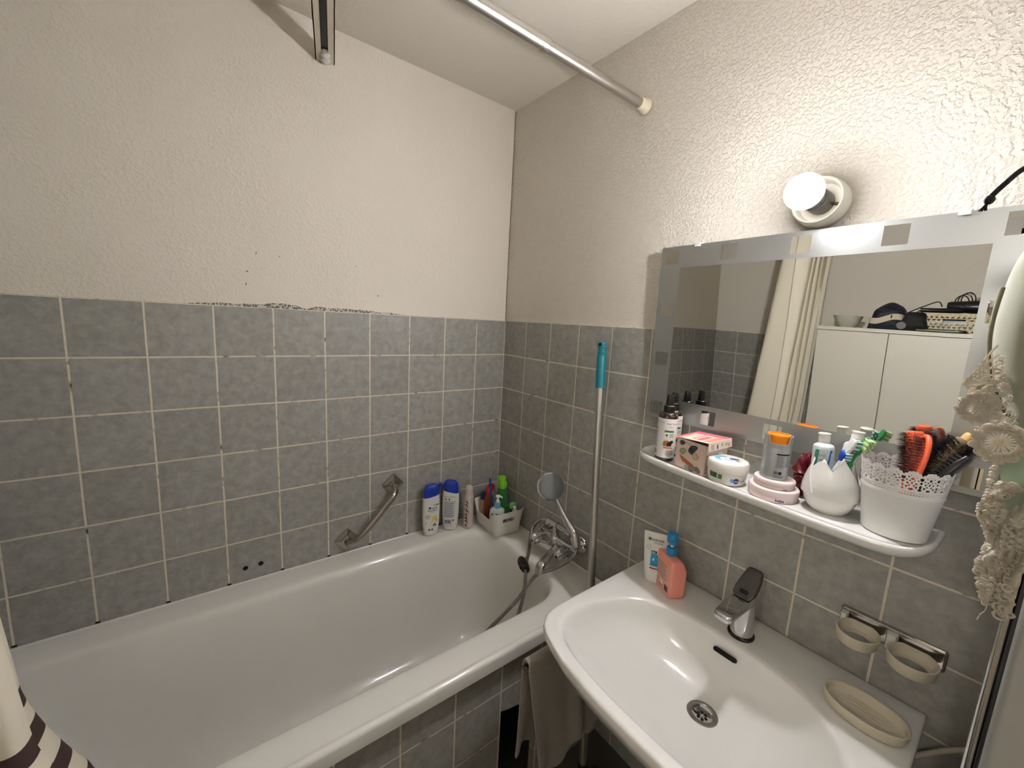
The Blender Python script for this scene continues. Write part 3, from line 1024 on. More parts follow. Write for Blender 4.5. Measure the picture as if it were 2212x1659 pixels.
# ---------------------------------------------------------------- shower curtain rod and curtain
rod = thing('curtain_rod', 'telescopic aluminium curtain rod crossing below the ceiling', 'curtain rod', (.647, -.97, 2.117))
part('thin_tube', G().tube([(0, .97-.012, 0), (0, .97-.42, 0)], .0128, 26), alu, rod)
part('thick_tube', G().tube([(0, .97-.395, 0), (0, -.965, 0)], .0152, 26), alu, rod)
part('tube_collar', G().lathe([(.0152, 0), (.0159, .002), (.0159, .020), (.0152, .022)], 26).tf(Tm(0, .97-.392, 0) @ FWD), alu, rod)
for yy, s in ((.9695, 1), (-.9745, -1)):
    c_ = G().lathe([(.0215, 0), (.0225, .004), (.0205, .010), (.0165, .016), (.0165, .030), (.0150, .033)], 30)
    M = Tm(0, yy, 0) @ (FWD if s > 0 else Matrix.Rotation(-PI/2, 4, 'X'))
    part('end_cap', c_.tf(M), cream_pl, rod, label='cream plastic end cap')
ring_m = mat('white_ring', (226, 224, 216), .3)
def curtain_fn(u, v):
    # v: 0 top .. 1 hem ; u across the folds
    k = v
    z = 2.085-1.80*v
    t = u
    nf = 4.5
    ph = t*nf*2*PI
    cx = .652-.115*k-.02*k*k; cy0 = -1.390+.085*k*k; cy1 = -1.68+.02*k
    amp = .068+.045*k
    y = cy0+(cy1-cy0)*t
    x = cx+amp*math.sin(ph+.6*math.sin(2.2*k+t*4))+.012*math.sin(3.3*ph+1)*k
    y += .018*math.sin(ph*2+1.3)+.020*k*math.sin(t*5+3*k)
    if z < .62:  # inside the bath the cloth is pushed together and spreads at the hem
        q = (.62-z)/.34
        x += -.03*q*math.sin(t*9)
    if z < .80:
        y += .052*min(1.35, ((.80-z)/.17))**1.5*max(0, 1-t*2.2)
    return (x, y, z)
cm = stripe_material('striped_curtain', (224, 216, 196), (62, 42, 38), [(.772, .806), (.706, .740), (.630, .662), (.560, .590)])
cu = link_mesh('shower_curtain', cloth_sheet(curtain_fn, 240, 60, .0008), cm, None, angle=80)
tag(cu, 'cream shower curtain with brown stripes near the hem, gathered into the bath', 'curtain')
rg = thing('curtain_ring', '', 'curtain ring', (.647, -1.36, 2.117), 0, 'curtain rings on the rod')
ringg = G().tube([(.024*math.cos(2*PI*k/24), 0, .024*math.sin(2*PI*k/24)-.005) for k in range(25)], .0022, 8)
bpy.data.objects.remove(rg)
r0 = link_mesh('curtain_ring', ringg, ring_m, None)
r0.location = (.647, -1.38, 2.117)
tag(r0, 'white plastic ring holding the shower curtain on the rod', 'curtain ring', 'curtain rings on the rod')
for k in range(1, 8):
    c_ = r0.copy(); COL.objects.link(c_); c_.location = (.647, -1.38-.045*k, 2.117)

# ---------------------------------------------------------------- white ceiling rail
tr = thing('ceiling_rail', 'white channel rail with round end knobs mounted on the left wall near the ceiling', 'rail', (0, -.736, 2.222))
ang = math.atan2(-.068, .277)
tr.rotation_euler = (0, 0, ang)
cream_rail = mat('cream_rail', (216, 208, 190), .4, var=.03)
dark_rail = mat('rail_inside', (28, 27, 26), .5)
L = 1.15
g = G()
def cbox(g, x0, x1, y0, y1, z0, z1, bev=0.0): return g.box(((x0+x1)/2, (y0+y1)/2, (z0+z1)/2), (x1-x0, y1-y0, z1-z0), bev=bev)
cbox(g, .003, L, -.027, .027, .017, .020)
cbox(g, .003, L, -.027, -.024, .0, .017)
cbox(g, .003, L, .024, .027, .0, .017)
cbox(g, .003, L, -.027, -.010, .0, .003)
cbox(g, .003, L, .009, .027, .0, .003)
part('channel', g, cream_rail, tr, smooth=False)
part('channel_gap_dark', cbox(G(), .040, L, -.023, .023, .008, .016), dark_rail, tr, smooth=False)  # dark slab fills the channel so its gap reads black
for xx in (.016, .046):
    kb = G().lathe([(0, -.014), (.006, -.013), (.0105, -.009), (.0115, -.002), (.0105, .004), (.006, .006), (.006, .015)], 22).tf(Tm(xx, .001, .004) @ Matrix.Diagonal((1.25, 1.25, 1.0, 1)))
    part('end_knob', kb, white_pl, tr)
for xx in (.30, .75):
    part('ceiling_bracket', cbox(G(), xx-.012, xx+.012, -.012, .012, .020, 2.33-2.222), cream_rail, tr, smooth=False)
# ---------------------------------------------------------------- bottles on the bath rim
Z0 = .5825
def bottle(tab, e=2.5, n=48):
    """(z, hx, hy) table -> lofted bottle"""
    return G().loft([[(x, y, z) for x, y in sellipse(hx, hy, e, n)] for z, hx, hy in tab])

def shampoo(x, y, turn, label, front):
    sh = thing('shampoo_bottle', label, 'bottle', (x, y, Z0), facing(x, y, turn), 'white shampoo bottles with blue caps on the bath rim')
    tab = [(0, .022, .014), (.002, .0265, .0175), (.008, .0285, .019), (.040, .0325, .0205), (.080, .0350, .021), (.120, .0355, .021), (.160, .0340, .020), (.176, .0320, .019)]
    ztop = lambda xx: .168+.20*xx*(1 if front else -1)     # slanted shoulder line
    e = 2.6
    rings = [[(px, py, z) for px, py in sellipse(hx, hy, e, 56)] for z, hx, hy in tab if z < .140]
    for s in (.0, .35, .7, 1.0):
        hx, hy = interp(tab, .140+.028*s)
        rings.append([(px*(1 if s < 1 else .985), py*(1 if s < 1 else .985), lerp(.132, ztop(px), s)) for px, py in sellipse(hx, hy, e, 56)])
    part('bottle_body', G().loft(rings), white_pl, sh)
    cap = []
    for s, k in ((0, .99), (.15, 1.0), (.5, .97), (.8, .86), (.93, .74), (1.0, .62)):
        cap.append([(px*k, py*k, lerp(ztop(px), .214+.06*px*(1 if front else -1), s)) for px, py in sellipse(.0325, .0195, e, 56)])
    cp = part('cap', G().loft(cap), blue_pl, sh, label='deep blue flip cap')
    mp = sec_map(tab, e)
    if front:
        g = G()
        put_text(g, mp, 'head&', -.004, .118, .0098, bold=.0002, mi=0)
        put_text(g, mp, 'shoulders', -.017, .1085, .0098, bold=.0002, mi=0)
        put_text(g, mp, 'anti-dandruff', -.013, .1025, .0042, mi=0)
        poly_patch(g, mp, blob_pts(-.0095, .1225, .0048, .0048), mi=0)
        put_text(g, mp, 'new', .005, .131, .0075, mi=1, bold=.0003)
        poly_patch(g, mp, blob_pts(.0225, .134, .0045, .0042), mi=1)
        for k, w_ in enumerate((.018, .020, .016, .018)):
            patch(g, mp, -.026, -.026+w_, .090-.0042*k, .0915-.0042*k, 6, 1, mi=2)
        poly_patch(g, mp, blob_pts(.012, .077, .0105, .0125, 18), mi=3)
        poly_patch(g, mp, blob_pts(.012, .077, .0075, .0095, 18), off=.0009, mi=5)
        poly_patch(g, mp, blob_pts(.012, .077, .0060, .0080, 18), off=.0011, mi=3)
        poly_patch(g, mp, [(-.024, .052), (.022, .062), (.022, .070), (-.024, .060)], mi=4)
        for a, b in ((.012, .052), (.016, .046), (.008, .046)):
            poly_patch(g, mp, blob_pts(a, b, .003, .0036), mi=6)
        for a in (-.010, .002):
            poly_patch(g, mp, blob_pts(a, .028, .0042, .0048), mi=2)
            poly_patch(g, mp, blob_pts(a, .0285, .0018, .0026), off=.0009, mi=6)
        part('front_print', g, [ink_navy, ink_green, ink_grey, ink_yellow, ink_olive, ink_white, ink_black], sh)
    else:
        g = G()
        patch(g, mp, -.024, .024, .149, .1502, 10, 1, mi=0); patch(g, mp, -.024, .024, .128, .1296, 10, 1, mi=0)
        for a in (-.018, -.004): poly_patch(g, mp, blob_pts(a, .139, .0028, .0044), mi=0)
        for k in range(17):
            w_ = .040+.006*math.sin(k*2.3)
            patch(g, mp, -.024, -.024+w_, .1225-.0040*k, .1248-.0040*k, 8, 1, mi=1)
        for k in range(13):
            x_ = -.022+.0022*k
            patch(g, mp, x_, x_+(.0014 if k % 3 else .0008), .030, .048, 1, 2, mi=0)
        poly_patch(g, mp, blob_pts(.014, .046, .0042, .0055), mi=1)
        put_text(g, mp, '300 ml', -.010, .0200, .005, mi=1)
        part('back_print', g, [ink_navy, mat('blue_grey_print', (128, 132, 160), .5)], sh)
    return sh, ztop
s1, _ = shampoo(.048, -.368, math.radians(14), 'shampoo bottle with blue cap and lemon front label, leftmost on the bath rim', True)
s2, zt = shampoo(.050, -.278, math.radians(-4), 'shampoo bottle with an open blue flip cap and a barcode on its back', False)
lid = G().box((-.038, 0, .1950), (.030, .026, .006), bev=.0025, rot=Matrix.Rotation(.30, 4, 'Y'))
part('open_lid', lid, blue_pl, s2)

fm = thing('foam_can', 'slim pale pink spray can with brown wave print, between shampoo and storage basket', 'spray can', (.078, -.205, Z0), facing(.078, -.205))
pk = mat('pale_rose_metal', (212, 198, 192), .3, .15, var=.03)
part('can_body', G().lathe([(.0185, 0), (.0205, .002), (.0205, .135), (.0195, .140), (.0175, .148)], 36), pk, fm)
part('cap', G().lathe([(.0175, .146), (.0172, .156), (.0160, .160), (.0165, .170), (.0150, .181), (.009, .187), (0, .188)], 32), mat('rose_cap', (206, 190, 184), .4), fm)
g = G(); mp = cyl_map(.0205, math.radians(-28))
for k, (v0, w_) in enumerate(((.122, .012), (.108, .010), (.085, .014), (.064, .006), (.050, .009), (.036, .010), (.018, .008))):
    pts = [(-.010+.001*k, v0), (.002, v0+.004), (w_*.6, v0-.006), (w_*.9, v0-.016), (w_*.5, v0-.009), (-.004, v0-.004)]
    poly_patch(g, mp, pts)
g.tube([Vector(mp(.004*math.sin(t*3), .095-.045*t, .0006)) for t in [i/14 for i in range(15)]], .0007, 5)
part('wave_print', g, mat('brown_print', (96, 60, 48), .5), fm)

# ---- storage basket
BX = (.143, -.094)
bk = thing('storage_basket', 'white plastic storage basket full of bottles in the bath corner', 'basket', (BX[0], BX[1], Z0), math.radians(-3))
def bring(hx, hy, r, fz):
    pts = rrect(0, 0, hx, hy, r, 10, 14)
    return [(x, y, fz(x, y)) for x, y in pts]
def topz(x, y):
    # high at the two short ends (+-x), low along the long sides, with a smooth swoop
    t = min(1, max(0, (abs(x)-.046)/.036))
    return .069+.037*(t*t*(3-2*t))
hx0, hy0, hx1, hy1 = .083, .064, .096, .076
rings = [bring(hx0-.006, hy0-.006, .018, lambda x, y: 0), bring(hx0, hy0, .020, lambda x, y: .004)]
for s in (.25, .5, .75, 1.0):
    rings.append(bring(lerp(hx0, hx1, s), lerp(hy0, hy1, s), .024, lambda x, y, s=s: .004+(topz(x, y)-.004)*s))
for s, i in ((1.0, .0022), (.5, .0022), (.05, .0022)):
    rings.append(bring(lerp(hx0, hx1, s)-i, lerp(hy0, hy1, s)-i, .022, lambda x, y, s=s: .006+(topz(x, y)-.006)*s))
b_o = part('basket_shell', G().loft(rings), white_pl, bk, angle=50)
cut = G()
for sx in (-1, 1):
    prof = rrect(-.004, .071, .033, .0085, .008, 6)
    cut.loft([[(sx*(.070), y, z) for y, z in prof], [(sx*.110, y, z) for y, z in prof]])
boolean(b_o, cut)
for p in b_o.data.polygons: p.use_smooth = True
b_o.data.set_sharp_from_angle(angle=math.radians(50))

# contents (each rests on the basket floor)
ZB = Z0+.0065
aq = thing('pump_soap_bottle', 'clear square soap bottle with pale blue collar and white pump in the basket', 'bottle', (.176, -.124, ZB), facing(.176, -.124, -.15))
clr = mat('frosted_clear_plastic', (196, 206, 204), .25, var=.05, alpha=.92, vscale=30)
part('bottle_body', G().loft([[(x, y, z) for x, y in rrect(0, 0, hx, hy, .009, 6)] for z, hx, hy in ((0, .028, .017), (.003, .031, .0195), (.075, .031, .0195), (.092, .029, .018), (.100, .020, .013), (.103, .013, .0125))]), clr, aq)
part('collar', G().lathe([(.0130, .100), (.0135, .101), (.0135, .122), (.0120, .125)], 26), mat('pale_blue_plastic', (98, 164, 196), .4), aq)
pmp = G().lathe([(.0075, .125), (.0075, .134), (.0045, .136), (.0045, .146), (.0085, .147), (.0090, .153), (.006, .156)], 22)
pmp.tube(spline([(0, 0, .150), (.010, -.002, .152), (.020, -.004, .148)], 4), [.0045]*5+[.0035]*4, 10)
part('pump', pmp, white_pl, aq)
g = G(); mp = lambda u, v, off: (u, -.0195-off, v)
for a, b in ((-.018, .078), (.002, .078), (-.018, .056), (.002, .056), (-.018, .034), (.002, .034)):
    poly_patch(g, mp, blob_pts(a, b, .0032, .0036))
part('dot_print', g, ink_black, aq)

lime = mat('lime_plastic', (118, 196, 34), .35)
gg = mat('green_translucent', (58, 112, 62), .22, var=.12, vscale=25)
g1 = thing('shampoo_bottle', 'tall green bottle with a bright lime cap standing at the back of the basket', 'bottle', (.122, -.062, ZB), facing(.122, -.062))
part('bottle_body', bottle([(0, .020, .014), (.004, .0235, .016), (.06, .027, .017), (.11, .0265, .0165), (.145, .020, .0145), (.158, .0165, .0135)], 2.3), gg, g1)
c_ = G()
for z, r, e in ((.156, .0175, 0), (.162, .0195, 0), (.178, .0205, 0), (.190, .0175, -.003), (.196, .0185, -.004), (.206, .0190, -.006), (.209, .016, -.006)):
    pass
c_.loft([[(r*math.cos(2*PI*j/36)+e, r*math.sin(2*PI*j/36), z+.10*(r*math.cos(2*PI*j/36))*(1 if z > .18 else 0)) for j in range(36)] for z, r, e in ((.156, .0175, 0), (.162, .0195, 0), (.180, .0200, 0), (.186, .0165, -.002), (.190, .0185, -.004), (.204, .0190, -.005), (.207, .0165, -.005))])
part('cap', c_, lime, g1, label='bright lime green cap')

g2 = thing('shower_gel_bottle', 'green bottle lying tilted with its round green cap over the basket edge', 'bottle', (.128, -.050, ZB+.016), 0)
M = rot_to(Vector((.58, .10, .90)))
part('bottle_body', bottle([(0, .016, .012), (.004, .0195, .014), (.055, .021, .015), (.075, .018, .014), (.084, .0135, .013)], 2.3).tf(M), gg, g2)
M2 = Matrix.Translation(M @ Vector((0, 0, .084))) @ rot_to(Vector((.80, -.35, .45)))
part('cap', G().lathe([(.0150, -.006), (.0172, -.003), (.0172, .014), (.0160, .017), (0, .018)], 32).tf(M2), mat('mid_green_cap', (74, 136, 60), .4), g2, label='round green cap')

am = thing('amber_bottle', 'narrow amber brown bottle with a raspberry red cap in the basket', 'bottle', (.100, -.117, ZB), facing(.100, -.117))
part('bottle_body', bottle([(0, .016, .011), (.004, .019, .013), (.075, .0195, .0135), (.118, .0185, .013), (.134, .013, .011), (.139, .012, .010)], 3), mat('amber_plastic', (110, 50, 22), .18, var=.2, vscale=40, coat=.4), am)
part('cap', G().lathe([(.0125, .138), (.0150, .140), (.0150, .158), (.013, .161), (0, .161)], 28), mat('raspberry_cap', (176, 40, 62), .35), am)

bb = thing('shower_gel_bottle', 'white and brown bottle with a dark blue cap behind the basket edge', 'bottle', (.0700, -.122, ZB), facing(.070, -.122, .15))
part('bottle_body', bottle([(0, .013, .010), (.004, .0155, .012), (.06, .0165, .0125), (.098, .0155, .012)], 2.6), mat('tan_print_body', (178, 140, 116), .35, var=.35, vscale=55), bb)
part('cap', G().loft([[(x, y, z+.25*x) for x, y in sellipse(hx, hy, 2.6, 36)] for z, hx, hy in ((.096, .0155, .012), (.110, .0155, .012), (.122, .014, .011), (.126, .010, .008))]), mat('navy_cap', (16, 28, 92), .35), bb, label='dark blue cap')

rb_ = thing('shower_gel_bottle', 'bottle with a round dark red cap at the wall side of the basket', 'bottle', (.0720, -.088, ZB), facing(.072, -.088))
part('bottle_body', bottle([(0, .010, .009), (.004, .0125, .011), (.10, .0130, .011), (.130, .010, .009)], 2.4), mat('milky_plastic', (196, 186, 176), .35), rb_)
part('cap', G().lathe([(.0100, .128), (.0145, .134), (.0170, .144), (.0150, .155), (.008, .161), (0, .162)], 28), mat('dark_red_cap', (150, 22, 40), .35), rb_, label='round dark red cap')

rz = thing('brush_handle', 'thin blue plastic handle sticking up out of the basket', 'brush', (.132, -.112, ZB), 0)
pts = spline([(0, 0, .0), (-.006, -.003, .08), (-.016, -.006, .15), (-.027, -.008, .206)], 6)
part('handle', G().tube(pts, [.0042]*(len(pts)-4)+[.0045, .0050, .0048, .0030], 12), mat('handle_blue', (24, 62, 130), .35), rz)
hd = G().box((0, 0, .010), (.012, .016, .019), bev=.004)
part('brush_head', hd, mat('handle_blue2', (24, 52, 110), .4), rz)

wb = thing('lotion_bottle', 'small white bottle with tiny dots wedged at the right end of the basket', 'bottle', (.2120, -.048, ZB+.004), 0)
M = Matrix.Rotation(math.radians(5), 4, 'X') @ Matrix.Rotation(math.radians(-3), 4, 'Y')
part('bottle_body', bottle([(0, .007, .010), (.003, .0085, .012), (.075, .0085, .012), (.083, .006, .009)], 3).tf(M), white_pl, wb)
part('cap', G().lathe([(.006, .082), (.0065, .083), (.0065, .096), (0, .097)], 18).tf(M), white_pl, wb)
# ---------------------------------------------------------------- mirror with frosted border
mr = thing('wall_mirror', 'rectangular wall mirror with a frosted border and small clear squares above the shelf', 'mirror', (1.110, -.012, 1.453))
MX0, MX1, MZ0, MZ1 = .765, 1.455, 1.208, 1.698
silver = bpy.data.materials.new('mirror_silver'); silver.use_nodes = True
b_ = silver.node_tree.nodes['Principled BSDF']
b_.inputs['Base Color'].default_value = (.80, .81, .78, 1); b_.inputs['Metallic'].default_value = 1.0; b_.inputs['Roughness'].default_value = .0
nz_ = N(silver.node_tree, 'ShaderNodeTexNoise'); nz_.inputs['Scale'].default_value = 3
mxx = N(silver.node_tree, 'ShaderNodeMix', data_type='RGBA')
mxx.inputs['A'].default_value = (.80, .81, .78, 1); mxx.inputs['B'].default_value = (.82, .83, .80, 1)
silver.node_tree.links.new(nz_.outputs['Fac'], mxx.inputs['Factor']); silver.node_tree.links.new(mxx.outputs['Result'], b_.inputs['Base Color'])
frost = bpy.data.materials.new('frosted_mirror_border'); frost.use_nodes = True
b_ = frost.node_tree.nodes['Principled BSDF']
b_.inputs['Base Color'].default_value = srgb(184, 187, 186); b_.inputs['Metallic'].default_value = .9; b_.inputs['Roughness'].default_value = .36
nz_ = N(frost.node_tree, 'ShaderNodeTexNoise'); nz_.inputs['Scale'].default_value = 400
bp_ = N(frost.node_tree, 'ShaderNodeBump'); bp_.inputs['Strength'].default_value = .08; bp_.inputs['Distance'].default_value = .0005
frost.node_tree.links.new(nz_.outputs['Fac'], bp_.inputs['Height']); frost.node_tree.links.new(bp_.outputs['Normal'], b_.inputs['Normal'])
def myf(x, z):      # the glass leans a hair out of the wall and is slightly twisted
    th = .007-.025*(x-.85)
    return -.0145-th*(z-1.453)
xs = sorted(set([MX0, .778, .816, .825, .934, .972, 1.089, 1.127, 1.245, 1.283, 1.390, 1.400, 1.438, MX1]+[.87, .90, 1.0, 1.03, 1.06, 1.16, 1.2, 1.32, 1.355]))
zs = sorted(set([MZ0, 1.220, 1.258, 1.271, 1.365, 1.403, 1.507, 1.545, 1.640, 1.651, 1.689, MZ1]+[1.32, 1.455, 1.59]))
sq = []
for a in (.778, .934, 1.089, 1.245, 1.400):
    sq += [(a, a+.038, 1.651, 1.689), (a, a+.038, 1.220, 1.258)]
for b in (1.507, 1.365):
    sq += [(.778, .816, b, b+.038), (1.400, 1.438, b, b+.038)]
gm = G(); gf = G(); gs = G()
def quad(g, x0, x1, z0, z1, dy):
    n = len(g.v)
    g.v += [Vector((x, myf(x, z)+dy, z)) for x, z in ((x0, z0), (x1, z0), (x1, z1), (x0, z1))]
    g.f.append((n, n+1, n+2, n+3)); g.m.append(0)
for i in range(len(xs)-1):
    for j in range(len(zs)-1):
        x0, x1, z0, z1 = xs[i], xs[i+1], zs[j], zs[j+1]
        cx_, cz_ = (x0+x1)/2, (z0+z1)/2
        inner = .825 < cx_ < 1.390 and 1.271 < cz_ < 1.640
        insq = any(a < cx_ < b and c < cz_ < d for a, b, c, d in sq)
        quad(gm if inner else (gs if insq else gf), x0, x1, z0, z1, 0)
def weld(g):
    m = {}; vs = []; mp_ = []
    for v in g.v:
        k = (round(v.x, 5), round(v.z, 5))
        if k not in m: m[k] = len(vs); vs.append(v)
        mp_.append(m[k])
    g.v = vs; g.f = [tuple(mp_[i] for i in f) for f in g.f]
    return g
part('mirror_glass', weld(gm), silver, mr, world=True, angle=30)
part('frosted_border', weld(gf), frost, mr, world=True, angle=30)
for f_ in gs.f:
    part('clear_square', G().add([gs.v[i] for i in f_], [(0, 1, 2, 3)]), silver, mr, world=True, angle=30)
bk_ = G()
e0 = [(x, z) for x, z in ((MX0, MZ0), (MX1, MZ0), (MX1, MZ1), (MX0, MZ1))]
bk_.loft([[(x, myf(x, z)+.0002, z) for x, z in e0], [(x, myf(x, z)+.0050, z) for x, z in e0]], cap0=False)
part('glass_edge', bk_, mat('glass_edge_green', (120, 138, 130), .15, .3), mr, world=True, smooth=False)
for x_ in (.870, 1.350):
    for z_, s in ((MZ1, 1), (MZ0, -1)):
        g = G().box((x_, -.010, z_+.001*s), (.018, .020, .004), bev=.0015)
        g.box((x_, -.0185, z_-.003*s), (.016, .003, .008), bev=.001)
        part('mirror_clip', g, mat('clip_plastic', (222, 220, 214), .25), mr, world=True)

# ---------------------------------------------------------------- white shelf
SZ = 1.120
sh = thing('wall_shelf', 'narrow white ceramic wall shelf with a curved front below the mirror', 'shelf', (1.105, -.07, 1.10))
front = [(.797, -.0005), (.797, -.035), (.800, -.065), (.809, -.092), (.826, -.110), (.850, -.122), (.90, -.1325), (.96, -.1420), (1.03, -.1500), (1.105, -.1560), (1.18, -.1620), (1.25, -.1670), (1.31, -.1690), (1.345, -.1670), (1.372, -.1575), (1.392, -.138), (1.404, -.110), (1.4095, -.075), (1.411, -.035), (1.411, -.0005)]
fr = spline([(x, y, 0) for x, y in front], 4)
fr = [(p.x, min(p.y, -.0005)) for p in fr]
cx0, cy0 = 1.104, -.04
def fin(i, z, lift=0.0):
    out = []
    n = len(fr)
    for k, (x, y) in enumerate(fr):
        a = fr[max(k-1, 0)]; b = fr[min(k+1, n-1)]
        t = Vector((b[0]-a[0], b[1]-a[1], 0)).normalized()
        nx, ny = t.y, -t.x            # outward normal (front side, -y)
        if nx*(x-cx0)+ny*(y-cy0) < 0: nx, ny = -nx, -ny
        out.append((x-nx*i, min(y-ny*i, -.0005), z))
    return out
rings = [fin(.060, 1.094), fin(.030, 1.0955), fin(.012, 1.101), fin(.003, 1.109), fin(0, 1.116), fin(.0015, 1.1225), fin(.0045, 1.1245), fin(.008, 1.1235), fin(.0125, SZ), fin(.030, SZ), fin(.060, SZ)]
g = G().loft(rings, cap0=True, cap1=True)
part('shelf_board', g, ceramic, sh, world=True, angle=60)

# ---- two spray bottles
def spray(x, y, turn, label):
    s = thing('spray_bottle', label, 'bottle', (x, y, SZ), facing(x, y, turn), 'dark spray bottles with white labels')
    dk = mat('dark_amber_glass', (40, 20, 10), .12, coat=.6, var=.1)
    part('bottle_body', G().lathe([(.0215, 0), (.0240, .0025), (.0245, .006), (.0245, .118), (.0235, .124), (.0190, .130), (.0125, .1335), (.0120, .136)], 48), dk, s)
    g = G(); mp = cyl_map(.0245)
    patch(g, mp, -.070, .070, .010, .1165, 60, 6, off=.0003)
    part('paper_label', g, lab_white, s)
    g = G()
    put_text(g, mp, 'Hair Food', .001, .101, .0072, mi=0); put_text(g, mp, 'hair spray', -.029, .104, .0062, mi=1, shear=.2)
    put_text(g, mp, '150 ml', .006, .093, .0045, mi=0)
    patch(g, mp, -.003, .021, .0805, .0855, 10, 1, off=.0007, mi=2)
    poly_patch(g, mp, [(.0035+.0036*(1 if k % 2 else .6)*math.cos(k*PI/8), .0725+.0036*(1 if k % 2 else .6)*math.sin(k*PI/8)) for k in range(16)], off=.0007, mi=3)
    for k in range(4): patch(g, mp, .010, .022-.002*(k % 2), .0755-.0025*k, .0765-.0025*k, 4, 1, off=.0007, mi=1)
    for (a, b, r1, m_) in ((.004, .052, .0075, 4), (.010, .049, .0065, 5), (.015, .0525, .0055, 5), (.001, .047, .005, 6), (.013, .046, .0045, 3), (.007, .0465, .0045, 5), (.0175, .057, .0030, 2), (.020, .055, .0030, 2), (.0045, .054, .0040, 6)):
        poly_patch(g, mp, blob_pts(a, b, r1, r1*.85, 12, rough=.3), off=.0008+.0001*m_, mi=m_)
    patch(g, mp, -.002, .022, .0370, .0400, 10, 1, off=.0007, mi=6)
    for k in range(5):
        w_ = (.016, .020, .018, .021, .012)[k]
        patch(g, mp, .012-w_/2+.002, .012+w_/2+.002, .0300-.0034*k, .0312-.0034*k, 6, 1, off=.0007, mi=3)
    for k in range(12): patch(g, mp, -.030, -.023+.001*(k % 3), .088-.0046*k, .0896-.0046*k, 3, 1, off=.0007, mi=1)
    for k in range(8): patch(g, mp, -.032+.0014*k, -.0313+.0014*k, .018, .029, 1, 1, off=.0007, mi=3)
    part('label_print', g, [ink_black, ink_grey, ink_green, ink_black, mat('fruit_olive', (120, 130, 50), .5), mat('berry_black', (34, 22, 24), .5), mat('fruit_orange', (190, 106, 48), .5)], s)
    cp = G().lathe([(.0135, .134), (.0150, .135), (.0150, .148), (.0130, .150)], 36)
    cp.lathe([(.0105, .149), (.0098, .165), (.0088, .176), (.0078, .1785), (0, .179)], 32)
    part('spray_cap', cp, black_pl, s)
    return s
spray(.888, -.095, math.radians(-6), 'dark spray bottle with black cap and white label, the front one of the pair')
spray(.8725, -.045, math.radians(14), 'dark spray bottle with black cap, half hidden behind its twin near the wall')

# ---- pink box with open lid
FL = Vector((.930, -.113, 0)); FRr = Vector((1.0165, -.129, 0))
ux = (FRr-FL).normalized(); uy = Vector((-ux.y, ux.x, 0))
wx = (FRr-FL).length; wy = .078
bx_ = thing('gift_box', 'pale pink cardboard box with painted leaves and a half open lid on the shelf', 'box', (FL.x, FL.y, SZ), math.atan2(ux.y, ux.x))
card = mat('pink_card', (214, 190, 176), .6, var=.04)
hb = .076
g = G()
t_ = .0012
for (a, b, c, d) in ((0, wx, 0, t_), (0, wx, wy-t_, wy), (0, t_, 0, wy), (wx-t_, wx, 0, wy)):
    cbox(g, a, b, c, d, 0, hb)
cbox(g, 0, wx, 0, wy, 0, .0012)
part('box_body', g, card, bx_, smooth=False)
# lid: hinged at the wall-side/left edge, tilted up a little
lidc = mat('cream_card', (232, 216, 198), .6, var=.03)
Ml = Matrix.Translation((0, 0, hb+.0005)) @ Matrix.Rotation(math.radians(-5), 4, 'Y') @ Matrix.Rotation(math.radians(4), 4, 'X')
g = G()
cbox(g, -.003, wx+.006, -.003, wy+.004, .0, .0012)
cbox(g, wx+.0048, wx+.006, -.003, wy+.004, -.020, .0)
part('lid', g.tf(Ml), lidc, bx_, smooth=False, label='cream and pink lid')
g = G()
mt = lambda u, v, off: tuple(Ml @ Vector((u, v, .0012+off)))
for (a, b, c, d, mi_) in ((-.002, wx+.005, .060, .080, 0), (-.002, .006, -.002, .060, 0), (.050, .066, .006, .050, 0), (.072, wx+.004, .004, .058, 1), (.036, .044, .008, .056, 1), (.006, .012, -.002, .050, 1)):
    patch(g, mt, a, b, c, d, 2, 2, mi=mi_)
put_text(g, mt, 'Love', .014, .012, .011, mi=2, rot=PI/2); put_text(g, mt, 'you', .030, .040, .009, mi=3, rot=PI/2)
ms = lambda u, v, off: tuple(Ml @ Vector((wx+.006+off, u, v)))
for k in range(5): patch(g, ms, .004, .016, -.0055-.0028*k, -.0045-.0028*k, 2, 1, mi=4)
for k in range(4): patch(g, ms, .022+.003*k, .034-.002*k, -.006-.003*k, -.005-.003*k, 2, 1, mi=1)
poly_patch(g, ms, blob_pts(.045, -.009, .004, .005), mi=5); poly_patch(g, ms, blob_pts(.060, -.010, .005, .004), mi=5); poly_patch(g, ms, blob_pts(.070, -.012, .004, .005), mi=1); poly_patch(g, ms, blob_pts(.028, -.012, .0022, .006), mi=6)
part('lid_print', g, [mat('hot_pink', (226, 110, 130), .5), mat('salmon_print', (232, 150, 130), .5), mat('gold_print', (190, 150, 70), .5), ink_black, ink_grey, mat('sage_print', (160, 180, 160), .5), ink_navy], bx_)
g = G()
mf = lambda u, v, off: (u, -off, v)
def leaf(g, mp, u, v, l, w_, rot, mi, n=12):
    pts = []
    for k in range(n):
        a = 2*PI*k/n
        px_ = l*math.cos(a); py_ = w_*math.sin(a)*(1-.25*math.cos(a))
        pts.append((u+px_*math.cos(rot)-py_*math.sin(rot), v+px_*math.sin(rot)+py_*math.cos(rot)))
    poly_patch(g, mp, pts, off=.0004+.00015*mi, mi=mi)
leaf(g, mf, .018, .066, .0085, .0065, .3, 0); leaf(g, mf, .052, .060, .013, .008, .5, 0); leaf(g, mf, .048, .050, .012, .0075, -.5, 0)
leaf(g, mf, .022, .045, .0115, .0085, .5, 1); leaf(g, mf, .060, .042, .0095, .0095, 0, 2); leaf(g, mf, .0595, .042, .0080, .0080, 0, 4)
